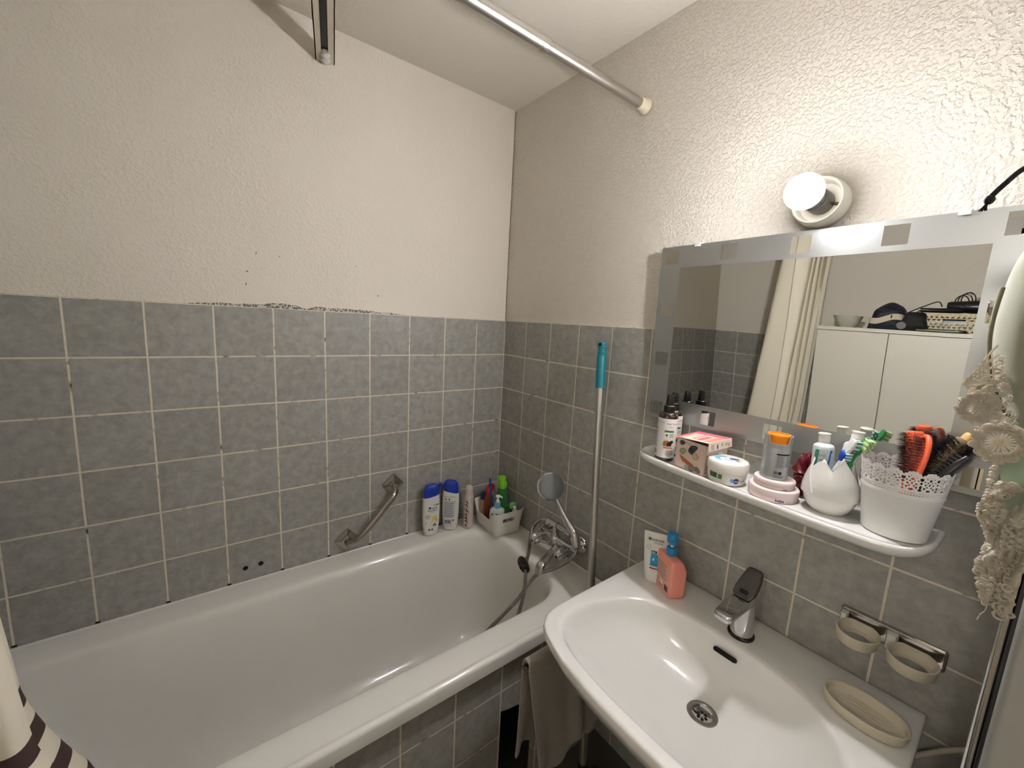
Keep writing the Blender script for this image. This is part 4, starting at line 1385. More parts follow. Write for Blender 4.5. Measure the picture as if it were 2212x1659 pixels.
for k in range(7): leaf(g, mf, .022+.006*k, .024-.0016*k, .012, .0022, -.9+.05*k, 3)
leaf(g, mf, .040, .008, .010, .006, .2, 1); leaf(g, mf, .052, .007, .010, .0065, -.2, 5); leaf(g, mf, .070, .010, .010, .007, -.5, 5)
g.tube([Vector(mf(.018+.04*t, .069-.016*t+.006*math.sin(3*t), .0006)) for t in [i/10 for i in range(11)]], .0004, 5, mi=5)
part('leaf_print', g, [mat('slate_leaf', (64, 72, 82), .5, var=.3, vscale=150), mat('sage_leaf', (140, 150, 132), .5, var=.2, vscale=150), mat('bronze_ring', (170, 126, 80), .5), mat('rust_leaf', (176, 98, 62), .5, var=.2, vscale=150), mat('taupe_fill', (196, 172, 150), .5), mat('grey_leaf', (104, 98, 88), .5, var=.3, vscale=150)], bx_)
g = G(); mside = lambda u, v, off: (wx+off, u, v)
for k in range(7): patch(g, mside, .004, .010, .008+.0065*k, .0115+.0065*k, 2, 1, mi=0)
poly_patch(g, mside, blob_pts(.052, .052, .010, .007), mi=1); poly_patch(g, mside, blob_pts(.022, .040, .007, .004), mi=2)
part('side_print', g, [ink_grey, ink_white, mat('slate_leaf', (64, 72, 82), .5)], bx_)

# ---- cream jar
jr = thing('cream_jar', 'round white cream jar with blue and green print between box and tins', 'jar', (1.058, -.104, SZ), facing(1.058, -.104))
part('jar_body', G().lathe([(.034, 0), (.0375, .002), (.0405, .012), (.0420, .026), (.0420, .030)], 60), white_pl, jr)
part('jar_lid', G().lathe([(.0430, .0300), (.0445, .0310), (.0445, .0480), (.0425, .0520), (.0400, .0530), (0, .0530)], 60), white_pl, jr)
g = G(); mp = cyl_map(lambda v: interp([(0, .034), (.002, .0375), (.012, .0405), (.026, .0420)], v)[0])
patch(g, mp, -.040, -.020, .014, .0265, 8, 1, mi=0); patch(g, mp, -.0175, -.0085, .014, .0255, 4, 1, mi=1)
poly_patch(g, mp, blob_pts(.0215, .0145, .0068, .0068, 20), mi=2); poly_patch(g, mp, blob_pts(.0120, .0150, .0040, .0050, 14), mi=3)
put_text(g, mp, 'NIVEA', .0168, .0128, .0036, off=.0010, mi=4, bold=.0001); put_text(g, mp, 'Soft', .0300, .0110, .0095, mi=5)
part('side_print', g, [mat('dark_green_print', (58, 92, 50), .5), mat('mid_green_print', (88, 124, 78), .5), mat('royal_print', (18, 40, 120), .5), mat('sky_print', (108, 176, 214), .5), ink_white, ink_grey], jr)
g = G(); mtop = lambda u, v, off: (u, v, .0530+off)
arc = [(-.004+.026*math.cos(a), .002+.022*math.sin(a)) for a in [math.radians(95+13*k) for k in range(12)]]
arc2 = [(-.001+.018*math.cos(a), .001+.016*math.sin(a)) for a in [math.radians(95+13*k) for k in range(12)]]
n0 = len(g.v)
g.add([mtop(x, y, .0003) for x, y in arc+arc2], [(k, k+1, 12+k+1, 12+k) for k in range(11)], 0)
poly_patch(g, mtop, blob_pts(.012, .008, .0105, .0065, 20), mi=1); put_text(g, mtop, 'NIVEA', .0045, .0065, .0052, off=.0010, mi=2)
put_text(g, mtop, 'Soft', -.010, -.012, .013, mi=0); poly_patch(g, mtop, blob_pts(.020, -.006, .006, .0025), mi=3)
part('lid_print', g, [mat('sky_print', (108, 176, 214), .5), mat('royal_print', (18, 40, 120), .5), ink_white, ink_green], jr)

# ---- two pink tins and the deodorant can on top
blush = mat('blush_tin', (222, 200, 198), .38, var=.02); blush_l = mat('blush_lid', (226, 212, 208), .34, var=.02)
def tin(r, h, z, label, brand, x, y):
    t = thing('cream_tin', label, 'tin', (x, y, z), facing(x, y), 'flat pink cream tins stacked on the shelf')
    part('tin_body', G().lathe([(r-.003, 0), (r-.001, .0012), (r-.0006, .003), (r-.0006, h*.54)], 64), blush, t)
    part('tin_lid', G().lathe([(r-.0012, h*.52), (r, h*.54), (r, h-.0025), (r-.001, h-.0008), (r-.004, h), (0, h)], 64), blush_l, t)
    g = G(); mp = cyl_map(r-.0006)
    if brand:
        put_text(g, mp, 'bebe', .006, .0035, .0085, mi=0, bold=.0002, off=.0007); put_text(g, mp, 'beauty cream', .0265, .0040, .0045, mi=1, off=.0007)
    else:
        put_text(g, mp, 'bebe', .018, .0022, .0042, mi=0, bold=.0001, off=.0007)
    part('tin_print', g, [ink_navy, ink_grey], t)
    return t
tin(.0475, .0245, SZ, 'flat pale pink cream tin, the wide one at the bottom of the stack', True, 1.156, -.098)
tin(.0390, .0175, SZ+.0245, 'flat pale pink cream tin, the smaller one directly under the grey can', False, 1.155, -.096)
DZ = SZ+.042
dd = thing('deodorant_can', 'light grey deodorant can with an orange twist top standing on pink tins', 'spray can', (1.152, -.098, DZ), facing(1.152, -.098, .1))
gre = mat('pearl_grey_metal', (178, 182, 186), .3, .35, var=.03)
part('can_body', G().lathe([(.0235, 0), (.0255, .002), (.0260, .006), (.0260, .066), (.0252, .070)], 48), gre, dd)
# shroud: grey collar with a cut-out at the front showing the orange actuator
sg = G(); n_ = 64
R_ = .0258
def shroud_top(a):    # a measured from local -Y
    a = abs((a+PI) % (2*PI)-PI)
    return .079 if a < .72 else (.079+.0165*min(1, (a-.72)/.14))
ro_ = [[], [], [], []]
for j in range(n_):
    a = 2*PI*j/n_; aa = a+PI/2
    ct, st = math.cos(a), math.sin(a)
    zt_ = shroud_top(aa)
    ro_[0].append((R_*ct, R_*st, .069)); ro_[1].append((R_*ct, R_*st, zt_)); ro_[2].append(((R_-.0018)*ct, (R_-.0018)*st, zt_)); ro_[3].append(((R_-.0018)*ct, (R_-.0018)*st, .071))
sg.loft(ro_, cap0=False, cap1=True)
part('collar', sg, gre, dd)
org = mat('orange_plastic', (246, 140, 20), .32, var=.04)
part('twist_top', G().lathe([(.0215, .070), (.0218, .090), (.0222, .0950), (.0216, .0965), (.0190, .0965), (.0185, .0940), (0, .0936)], 40), org, dd, label='orange twist top')
g = G(); mp = cyl_map(.0260)
patch(g, mp, -.002, .026, .0555, .0590, 10, 1, mi=0)
for k in range(9): patch(g, mp, -.001+.001*(k % 2), .013+.0015*math.sin(k*2), .0520-.0029*k, .0531-.0029*k, 5, 1, mi=1)
for k in range(8): patch(g, mp, .018, .027, .0520-.0029*k, .0531-.0029*k, 4, 1, mi=1)
patch(g, mp, -.003, .004, .0130, .0200, 3, 1, mi=1); poly_patch(g, mp, blob_pts(.0085, .0165, .0038, .0036), mi=0)
for k in range(3): patch(g, mp, -.003, .016, .0100-.0022*k, .0108-.0022*k, 5, 1, mi=0)
part('can_print', g, [ink_black, ink_grey], dd)

# ---- dark red scrunchie
sc = thing('hair_scrunchie', 'dark red satin scrunchie bunched on the shelf behind the tins', 'scrunchie', (1.1990, -.0315, SZ))
g = G(); n1, n2 = 90, 22
rings = []
for i in range(n1):
    a = 2*PI*i/n1
    c = Vector((.015*math.cos(a), .006*math.sin(a*1.0)*1.2, .040+.020*math.sin(a)))
    rr_ = .0200+.0018*math.sin(9*a)+.0012*math.sin(17*a+1)
    u_ = Vector((math.cos(a), 0, math.sin(a))); w_ = Vector((0, 1, 0))
    rings.append([c+(u_*math.cos(2*PI*k/n2)+w_*math.sin(2*PI*k/n2))*rr_*(1+.07*math.sin(13*a+3*2*PI*k/n2)+.05*math.sin(21*a)) for k in range(n2)])
rings.append(rings[0])
g.loft(rings, cap0=False, cap1=False)
mz = min(v.z for v in g.v)
part('satin_fabric', g.tf(Matrix.Diagonal((.86, 1.05, 1.22, 1)) @ Tm(0, 0, -mz)), mat('maroon_satin', (92, 12, 24), .32, var=.3, vscale=60), sc)
# ---------------------------------------------------------------- tulip cup with tooth care things
TX, TY = 1.2500, -.0800
tc_ = thing('tulip_cup', 'white ceramic cup shaped like a tulip holding toothbrushes and toothpaste', 'cup', (TX, TY, SZ), facing(TX, TY))
tc_.scale = (.90, .90, 1.04)
cprof = [(0, .029), (.002, .032), (.009, .0395), (.020, .0465), (.034, .0500), (.048, .0500), (.062, .0475), (.076, .0432), (.090, .0385), (.102, .0345), (.112, .0320)]
CR = lambda z: interp(cprof, z)[0]
g = G()
prof = [(.0, .0006)]+[(r, z) for z, r in cprof if z <= .050]+[(CR(.045)-.0032, .045)]+[(r-.0035, z) for z, r in reversed(cprof) if .008 < z < .045]+[(.0, .008)]
g.lathe(prof, 72, cap0=False, cap1=False)
part('cup_body', g, ceramic, tc_)
def petal(a0, half, ztip, zbot, off, pw):
    def fn(u, v):
        z = zbot+(ztip-zbot)*v
        ha = half*max(0.0, 1-v**pw)
        a = a0-PI/2+ha*(2*u-1)
        r = CR(z)+off-.0012*(1-abs(2*u-1))*v
        return (r*math.cos(a), r*math.sin(a), z)
    return cloth_sheet(fn, 22, 26, .0036)
VN = -.62      # angle of the V between the two front petals
for k in range(3):
    part('petal', petal(VN+2*PI*k/3, .98, .104, .030, -.0020, 3.2), ceramic, tc_, angle=70)
for k in range(3):
    part('petal', petal(VN+PI/3+2*PI*k/3, PI/3+.02, .114, .034, .0018, 1.35), ceramic, tc_, angle=70)

def tube_pack(name, label, x, y, tilt_x, tilt_y, rz, body, capm, mats_print, fn_print, length=.150):
    t = thing(name, label, 'toothpaste', (x, y, SZ+.012), rz)
    M = Matrix.Rotation(tilt_x, 4, 'X') @ Matrix.Rotation(tilt_y, 4, 'Y')
    h = length
    g = G().loft([[(a, b, z) for a, b in sellipse(hx, hy, 2.1, 40)] for z, hx, hy in ((0, .0205, .0012), (.006, .0205, .0016), (.03, .0202, .0075), (.07, .0192, .0125), (h*.72, .0182, .0165), (h*.78, .0178, .0172), (h*.80, .0165, .0160), (h*.825, .0105, .0105), (h*.84, .0075, .0075))])
    part('tube_body', g.tf(M), body, t)
    g = G().lathe([(.0078, h*.835), (.0098, h*.84), (.0098, h*.925), (.0088, h*.94), (.0108, h*.945), (.0108, h*.960), (.0090, h*.966), (0, h*.966)], 30)
    part('cap', g.tf(M), capm, t)
    if fn_print:
        g = G()
        tab = [(0, .0205, .0012), (.006, .0205, .0016), (.03, .0202, .0075), (.07, .0192, .0125), (h*.72, .0182, .0165), (h*.80, .0178, .0165)]
        mp0 = sec_map(tab, 2.1); mp = lambda u, v, off: tuple(M @ Vector(mp0(u, v, off)))
        fn_print(g, mp)
        part('tube_print', g, mats_print, t)
    return t
def pr1(g, mp):
    put_text(g, mp, 'Oral', -.010, .098, .008, mi=1, rot=.0); put_text(g, mp, 'care', -.008, .089, .008, mi=1)
    poly_patch(g, mp, [(-.017, .070), (-.010, .070), (-.006, .112), (-.012, .112)], mi=0)
    poly_patch(g, mp, [(.006, .070), (.010, .070), (.015, .112), (.012, .112)], mi=2)
tube_pack('toothpaste_tube', 'white and pale blue toothpaste tube standing cap up in the tulip cup', 1.2350, -.078, math.radians(-2), math.radians(-4), facing(TX, TY), mat('ice_white_tube', (214, 226, 226), .3, var=.03), white_pl, [mat('tube_green', (70, 140, 120), .4), ink_grey, mat('tube_blue', (40, 90, 190), .4)], pr1)
def pr2(g, mp):
    poly_patch(g, mp, [(-.017, .080), (.016, .080), (.016, .104), (-.017, .098)], mi=0)
    poly_patch(g, mp, [(-.016, .106), (.002, .108), (-.006, .118), (-.014, .116)], mi=1)
tube_pack('toothpaste_tube', 'white toothpaste tube with purple and red print at the back of the tulip cup', 1.2660, -.062, math.radians(-5), math.radians(4), facing(TX, TY)+.2, mat('white_tube', (228, 226, 222), .3), white_pl, [mat('purple_print', (84, 40, 130), .4), mat('tube_red', (190, 30, 50), .4)], pr2, length=.162)

def toothbrush(label, base, tip, side, col, bcol, back):
    """base and tip in world coordinates, bristles point along `side`"""
    tb = thing('toothbrush', label, 'toothbrush', tuple(base), 0, 'toothbrushes in the tulip cup')
    B = Vector((0, 0, 0)); T = Vector(tip)-Vector(base)
    d = T.normalized(); L_ = T.length
    s = Vector(side); s = (s-d*s.dot(d)).normalized(); w_ = d.cross(s)
    Mx = Matrix((w_, s, d)).transposed().to_4x4()      # local x width, y bristle side, z length
    secs = []
    for f, hw, hh, oy in ((0, .0045, .0035, 0), (.02, .0062, .0050, 0), (.25, .0070, .0058, .001), (.50, .0066, .0056, 0), (.66, .0042, .0040, -.001), (.78, .0030, .0030, -.0005), (.84, .0036, .0028, 0), (.86, .0058, .0024, 0), (.93, .0066, .0024, 0), (.985, .0054, .0022, 0), (1.0, .0028, .0016, 0)):
        hw *= 1.25; hh *= 1.2
        secs.append([(x, y+oy, f*L_) for x, y in rrect(0, 0, hw, hh, min(hw, hh)*.9, 4)])
    part('handle', G().loft(secs).tf(Mx), col, tb, angle=60)
    g = G()
    for f0, f1, hw, yy in ((.05, .60, .0035, .0052), (.62, .76, .0022, .0036)):
        g.loft([[(x, yy+y, f*L_) for x, y in rrect(0, 0, hw*k, .0012, .001, 3)] for f, k in ((f0, .3), (f0+.04, 1), (f1-.04, 1), (f1, .3))])
    part('grip_inlay', g.tf(Mx), back, tb)
    g = [G(), G()]
    for i in range(11):
        for j in range(4):
            zz = L_*(.855+.130*i/10); xx = -.0057+.0038*j
            g[(i//2+j) % 2].box((xx, .0024+.0052, zz), (.0026, .0115+.0012*math.sin(i*1.3), .0015))
    part('bristles', g[0].tf(Mx), bcol[0], tb, smooth=False)
    part('bristles', g[1].tf(Mx), bcol[1], tb, smooth=False)
    return tb
white_b = mat('white_bristle', (236, 238, 232), .5)
toothbrush('teal toothbrush with a white oval head back, left one in the tulip cup', (1.2370, -.089, SZ+.012), (1.2760, -.094, 1.2790), (.6, .75, .1), mat('tb_white', (226, 228, 226), .3), (mat('teal_bristle', (40, 150, 150), .5), white_b), mat('tb_teal', (14, 124, 122), .3))
toothbrush('green toothbrush with green and white bristles leaning right in the tulip cup', (1.2440, -.072, SZ+.012), (1.2930, -.081, 1.2850), (.8, -.55, -.1), mat('tb_green', (58, 150, 84), .3), (mat('lime_bristle', (150, 206, 90), .5), white_b), mat('tb_mint', (196, 220, 206), .3))
toothbrush('blue and white toothbrush between the teal one and the rim of the tulip cup', (1.2400, -.060, SZ+.012), (1.2640, -.098, 1.2520), (.8, .5, .2), mat('tb_blue', (30, 70, 180), .3), (mat('aqua_bristle', (60, 170, 190), .5), white_b), mat('tb_white2', (224, 226, 228), .3))

# ---------------------------------------------------------------- lace-edged pot with hair brushes
PX, PY = 1.3500, -.0790
pt = thing('lace_pot', 'white metal pot with a perforated lace rim holding hair brushes on the shelf', 'pot', (PX, PY, SZ), facing(PX, PY))
wm = mat('white_powder_coat', (232, 231, 228), .38, var=.015)
PH = .134
pprof = [(0, .0440), (.002, .0455), (.080, .0558), (.084, .0572), (.088, .0566), (PH, .0618)]
PR = lambda z: interp(pprof, z)[0]
g = G()
g.lathe([(0, .0010)]+[(r, z) for z, r in pprof[1:5]]+[(PR(.088)-.0012, .088), (PR(.080)-.0012, .080), (.0443, .003), (0, .0028)], 96, cap0=False, cap1=False)
part('pot_body', g, wm, pt)
# perforated band: fine grid with the holes left out
NA, NZ = 400, 52
z0_, z1_ = .0870, PH
nrep = 16
holes = [(0, .006, .0024), (.25, .004, .0012), (.5, .0045, .0012), (.75, .004, .0012)]
import itertools
def is_hole(s, z):
    """s = position in one repeat (0..1), z height above the band foot in metres"""
    w = 2*PI*.059/nrep
    x = (s-.5)*w
    def c(cx, cz, r, ry=None):
        ry = ry or r
        return ((x-cx)/r)**2+((z-cz)/ry)**2 < 1
    for k in range(6):
        if c(-w/2+w*(k+.5)/6, .0045, .0011): return True
        if c(-w/2+w*(k+.5)/6, .0085, .0009): return True
    if c(0, .0150, .0036, .0022) or c(-w/2, .0150, .0030, .0020) or c(w/2, .0150, .0030, .0020): return True
    for sx in (-1, 1):
        if c(sx*.0062, .0190, .0017, .0024): return True
        if c(sx*.0030, .0215, .0014, .0020): return True
        if c(sx*w/2, .0205, .0022, .0030): return True
        if c(sx*w/2, .0275, .0016, .0022): return True
        if c(sx*w/2, .0340, .0030, .0030): return True
        if c(sx*.0055, .0255, .0019, .0016): return True
        if c(sx*.0072, .0312, .0013, .0017): return True
        if c(sx*.0050, .0368, .0013): return True
        if c(sx*.0026, .0395, .0010): return True
        if c(sx*.0030, .0300, .0014): return True
    if c(0, .0262, .0018, .0022) or c(0, .0340, .0022, .0024): return True
    return False
def rim_top(s):
    x = abs(s-.5)*2          # 0 centre .. 1 edge of the scallop
    t = PH-.0075*x**2
    t += .0009*math.sin(s*2*PI*5)
    return t
g = G(); idx = {}
def vid(i, j, inner):
    i %= NA
    k = (i, j, inner)
    if k not in idx:
        z = z0_+(z1_-z0_)*j/NZ
        r = PR(z)-(.0009 if inner else 0)
        a = 2*PI*i/NA
        idx[k] = len(g.v); g.v.append(Vector((r*math.cos(a), r*math.sin(a), z)))
    return idx[k]
solid = [[False]*NZ for _ in range(NA)]
for i in range(NA):
    s = ((i+.5)*nrep/NA) % 1.0
    for j in range(NZ):
        z = z0_+(z1_-z0_)*(j+.5)/NZ
        solid[i][j] = (not is_hole(s, z-z0_)) and z < rim_top(s)
for i in range(NA):
    for j in range(NZ):
        if not solid[i][j]: continue
        a, b, c, d = vid(i, j, 0), vid(i+1, j, 0), vid(i+1, j+1, 0), vid(i, j+1, 0)
        g.f.append((a, b, c, d))
        A_, B_, C_, D_ = vid(i, j, 1), vid(i+1, j, 1), vid(i+1, j+1, 1), vid(i, j+1, 1)
        g.f.append((A_, D_, C_, B_))
        if not solid[(i+1) % NA][j]: g.f.append((b, B_, C_, c))
        if not solid[(i-1) % NA][j]: g.f.append((a, d, D_, A_))
        if j+1 >= NZ or not solid[i][j+1]: g.f.append((d, c, C_, D_))
        if j == 0 or not solid[i][j-1]: g.f.append((a, A_, B_, b))
g.m = [0]*len(g.f)
part('lace_rim', g, wm, pt, angle=50)

def brush_round(name, label, base, tip, core_r, br_r, hlen, corem, bristm, handm, tipcap, seed, n=900, span=(.42, 1.0)):
    b = thing(name, label, 'hair brush', tuple(base), 0, 'hair brushes in the lace pot')
    T = Vector(tip)-Vector(base); L_ = T.length
    Mx = rot_to(T)
    part('handle', G().lathe([(.0, 0), (.008, .001), (.0085, .01), (.0075, .04), (.0085, L_*span[0]-.004), (.0085, L_*span[0])], 20).tf(Mx), handm, b)
    part('barrel', G().lathe([(core_r*.8, L_*span[0]), (core_r, L_*span[0]+.004), (core_r, L_-.006), (core_r*.8, L_-.002)], 28).tf(Mx), corem, b)
    if tipcap:
        part('end_plug', G().lathe([(core_r*.62, L_-.004), (core_r*.62, L_+.008), (core_r*.5, L_+.0115), (0, L_+.0115)], 22).tf(Mx), tipcap, b, label='wooden end plug')
    rnd = random.Random(seed)
    g = G()
    for k in range(n):
        a = rnd.random()*2*PI
        z = L_*span[0]+.006+(L_*(1-span[0])-.012)*rnd.random()
        rr_ = br_r*(1+.10*rnd.uniform(-1, 1))*(1-.10*abs((z/L_-span[0])/(1-span[0])*2-1)**4)
        d = Vector((math.cos(a), math.sin(a), rnd.uniform(-.10, .10)))
        p0 = Vector((core_r*.95*math.cos(a), core_r*.95*math.sin(a), z)); p1 = p0+d*(rr_-core_r)
        t1 = Vector((-math.sin(a), math.cos(a), 0))*.00042; t2 = Vector((0, 0, .00042))
        o = len(g.v)
        g.v += [p0+t1, p0-t1+t2, p0-t1-t2, p1]
        g.f += [(o, o+1, o+3), (o+1, o+2, o+3), (o+2, o, o+3)]
    g.m = [0]*len(g.f)
    o = part('bristles', g.tf(Mx), bristm, b, smooth=False)
    o['kind'] = 'stuff'
    return b
zb = SZ+.006
coral = mat('coral_plastic', (238, 104, 66), .32, var=.04); blk = mat('black_bristle', (18, 17, 18), .45)
brush_round('round_brush', 'coral round hair brush with dark bristles leaning left in the lace pot', (1.3780, -.0900, zb), (1.3500, -.0590, 1.3120), .0125, .0260, .1, coral, mat('brown_bristle', (44, 26, 24), .5), coral, None, 5, 1500, (.50, 1.0))
brush_round('round_brush', 'black bristle round brush with a wooden end plug leaning right in the lace pot', (1.3240, -.0860, zb), (1.4120, -.0420, 1.3080), .0130, .0285, .1, mat('ash_brown_core', (120, 100, 70), .5), blk, mat('wood_handle', (196, 150, 92), .5, var=.2, vscale=40), mat('wood_plug', (214, 172, 108), .5, var=.12, vscale=60), 9, 2400, (.46, 1.0))

# coral vent brush: open oval frame with ribs and ball pins
vb = thing('vent_brush', 'coral paddle brush with an open curved frame and dark pins in the lace pot', 'hair brush', (1.3440, -.0950, zb), 0, None)
T = Vector((1.3720, -.0760, 1.3060))-Vector((1.3440, -.0950, zb)); L_ = T.length
d = T.normalized(); s_ = Vector((-.75, -.45, .35)); s_ = (s_-d*s_.dot(d)).normalized(); w_ = d.cross(s_)
Mx = Matrix((w_, s_, d)).transposed().to_4x4()
part('handle', G().loft([[(x, y, z) for x, y in rrect(0, 0, hw, hh, .003, 4)] for z, hw, hh in ((0, .006, .004), (.004, .0085, .0055), (.05, .008, .0055), (L_*.50, .0065, .0045))]).tf(Mx), coral, vb)
fr_ = [Vector((.0205*math.sin(t)*(1), -.006*math.cos(2*t)*0+.004*math.sin(t*.5), L_*.74-L_*.26*math.cos(t))) for t in [2*PI*k/40 for k in range(41)]]
part('frame', G().tube(fr_, .0042, 10, cap=False).tf(Mx), coral, vb)
g = G(); gp = G()
for k in range(-2, 3):
    x = k*.0072
    zr = L_*.26*math.sqrt(max(0, 1-(x/.0205)**2))
    g.tube([(x, .001, L_*.74-zr), (x, .003, L_*.74), (x, .001, L_*.74+zr)], .0022, 6)
    n_ = int(zr*2/.0052)
    for j in range(1, n_):
        zz = L_*.74-zr+2*zr*j/n_
        gp.tube([(x, .003, zz), (x*1.18, .020, zz)], [.0007, .0005], 5)
        gp.sphere((x*1.18, .0202, zz), .0009, 6, 4)
part('rib_bars', g.tf(Mx), coral, vb)
o = part('brush_pins', gp.tf(Mx), mat('plum_pins', (96, 52, 50), .45), vb)
o['kind'] = 'stuff'
# flat black comb-like brush low at the right side
fb = thing('paddle_brush', 'flat black hair brush pointing right over the rim of the lace pot', 'hair brush', (1.3300, -.0990, zb), 0)
T = Vector((1.4220, -.0820, 1.2860))-Vector((1.3300, -.0990, zb)); L_ = T.length
d = T.normalized(); s_ = Vector((-.3, .2, .9)); s_ = (s_-d*s_.dot(d)).normalized(); w_ = d.cross(s_)
Mx = Matrix((w_, s_, d)).transposed().to_4x4()
part('handle', G().loft([[(x, y, z) for x, y in rrect(0, 0, hw, hh, .003, 4)] for z, hw, hh in ((0, .005, .004), (.005, .007, .0055), (L_*.35, .007, .005), (L_*.50, .010, .005), (L_*.60, .0165, .0055), (L_*.92, .0175, .0055), (L_, .010, .004))]).tf(Mx), black_pl, fb)
gp = G()
for k in range(5):
    for j in range(12):
        gp.tube([(-.012+.006*k, .004, L_*.60+.0060*j*L_/.17*.93), (-.013+.0065*k, .015, L_*.60+.0060*j*L_/.17*.93)], [.0007, .0004], 5)
o = part('brush_pins', gp.tf(Mx), black_pl, fb)
o['kind'] = 'stuff'

# ---------------------------------------------------------------- on the washbasin
BZ = .7605
tb = thing('cream_tube', 'white squeeze tube with blue and red label standing cap down on the basin', 'tube', (.8930, -.0900, BZ), facing(.893, -.09, -.05))
tab = [(0, .0185, .0165), (.002, .0205, .0185), (.012, .0210, .0190), (.013, .0235, .0195), (.03, .0262, .0185), (.07, .0300, .0140), (.11, .0335, .0070), (.135, .0350, .0022), (.143, .0352, .0014)]
part('tube_body', bottle(tab[3:], 2.2, 56), mat('soft_white_tube', (232, 230, 224), .35, var=.02), tb)
part('cap', bottle([(0, .0185, .0160), (.002, .0212, .0178), (.0115, .0225, .0186), (.0130, .0220, .0182)], 2.2, 56), white_pl, tb)
g = G(); mp = sec_map(tab, 2.2)
poly_patch(g, mp, blob_pts(-.0185, .1235, .0042, .0042), mi=0)
put_text(g, mp, 'GARNIER', -.0150, .1200, .0092, mi=1, bold=.0001, sx=.92); put_text(g, mp, 'Hautklar', -.0060, .1135, .0070, mi=1)
ringp_ = [(-.019+.0062*math.cos(t), .1000+.0062*math.sin(t)) for t in [2*PI*k/20 for k in range(21)]]
g.tube([Vector(mp(u, v, .0006)) for u, v in ringp_], .0003, 4, mi=3); put_text(g, mp, 'SICA', -.0235, .0985, .0040, mi=3)
patch(g, mp, -.011, .0045, .0865, .0935, 6, 1, mi=1); put_text(g, mp, '3in1', -.0095, .0880, .0062, off=.0010, mi=4, bold=.0002)
put_text(g, mp, 'reinigung', .0060, .0885, .0048, mi=1)
patch(g, mp, -.011, .021, .0500, .0855, 12, 3, mi=2); poly_patch(g, mp, blob_pts(-.003, .0695, .0024, .0038), off=.0010, mi=4)
patch(g, mp, -.008, .012, .0560, .0568, 5, 1, off=.0009, mi=1); patch(g, mp, -.011, .012, .0420, .0460, 8, 1, mi=5)
put_text(g, mp, '150 ml', -.008, .0360, .0045, mi=3)
part('tube_print', g, [mat('leaf_green', (60, 110, 40), .4), ink_black, mat('cyan_blue', (20, 150, 190), .4), ink_grey, ink_white, ink_red], tb)

FL = Vector((.968, -.131, 0)); RB = Vector((.991, -.089, 0))
e1 = (RB-FL).normalized(); e0 = Vector((-e1.y, e1.x, 0))      # e1 narrow side, e0 towards left-back
if e0.x > 0: e0 = -e0
cen = FL+e1*.024+e0*.041
ps = thing('pump_soap_bottle', 'coral pink soap bottle with a blue pump standing on the basin', 'bottle', (cen.x, cen.y, BZ), math.atan2(-e0.y, -e0.x))
# local +x = -e0 (towards the front corner), local y = e1... label on local -y side
cor = mat('coral_soap_plastic', (240, 152, 134), .4, var=.03, sss=.0)
hx_, hy_ = .041, .024
def shoulder(z, ixx, iyy, r): return [(x, y, z) for x, y in rrect(0, 0, hx_-ixx, hy_-iyy, r, 6)]
def asym(z, ixx, d, f, r): return [(x, y+(f-d)/2, z) for x, y in rrect(0, 0, hx_-ixx, hy_-(d+f)/2, r, 6)]
g = G().loft([shoulder(0, .004, .004, .006), shoulder(.003, .0005, .0005, .008), asym(.070, 0, 0, 0, .008), asym(.080, .0004, .0022, 0, .008), asym(.090, .0010, .0065, .0004, .008), asym(.0975, .0014, .0120, .0006, .008), asym(.1030, .0022, .0170, .0012, .008), asym(.1055, .0050, .0200, .0035, .007)])
part('bottle_body', g, cor, ps)
blu = mat('azure_plastic', (40, 134, 190), .35, var=.03)
g = G().lathe([(.0130, .104), (.0140, .108), (.0140, .1235), (.0125, .1265), (.0080, .1275)], 30)
part('collar', g.tf(Tm(0, -.0045, 0)), blu, ps)
part('pump_stem', G().lathe([(.0042, .1265), (.0042, .1420)], 14).tf(Tm(0, -.0045, 0)), white_pl, ps)
g = G().loft([[(x-.002, y, z) for x, y in sellipse(a, b, 2.6, 30)] for z, a, b in ((.1375, .0125, .0105), (.1400, .0138, .0120), (.1600, .0142, .0125), (.1660, .0130, .0115), (.1685, .009, .008))])
g.merge(G().loft([[(x, -.006-.016*t, z) for x, z in rrect(0, .1450, .0060*(1-.25*t), .0050*(1-.3*t), .003, 4)] for t in (0, .6, 1)]), Matrix.Rotation(math.radians(58), 4, 'Z'))
part('pump_head', g.tf(Tm(0, -.0045, 0)), blu, ps)
g = G(); mp = lambda u, v, off: (u, -hy_-off, v)
patch(g, mp, -.034, .036, .010, .088, 2, 2, off=.0004, mi=0)
for k in range(11): patch(g, mp, -.028, .024-.006*(k % 3), .081-.0042*k, .0823-.0042*k, 2, 1, off=.0008, mi=1)
put_text(g, mp, 'NIVEA', -.028, .0245, .009, off=.0008, mi=1); patch(g, mp, -.010, .006, .022, .032, 2, 1, off=.0007, mi=3)
for k in range(12): patch(g, mp, .016+.0014*k, .0168+.0014*k, .013, .030, 1, 1, off=.0008, mi=2)
patch(g, mp, -.028, .010, .0155, .0172, 2, 1, off=.0008, mi=2)
part('back_label', g, [mat('salmon_label', (232, 176, 158), .45), mat('label_ink', (150, 100, 96), .5), ink_black, ink_white], ps)

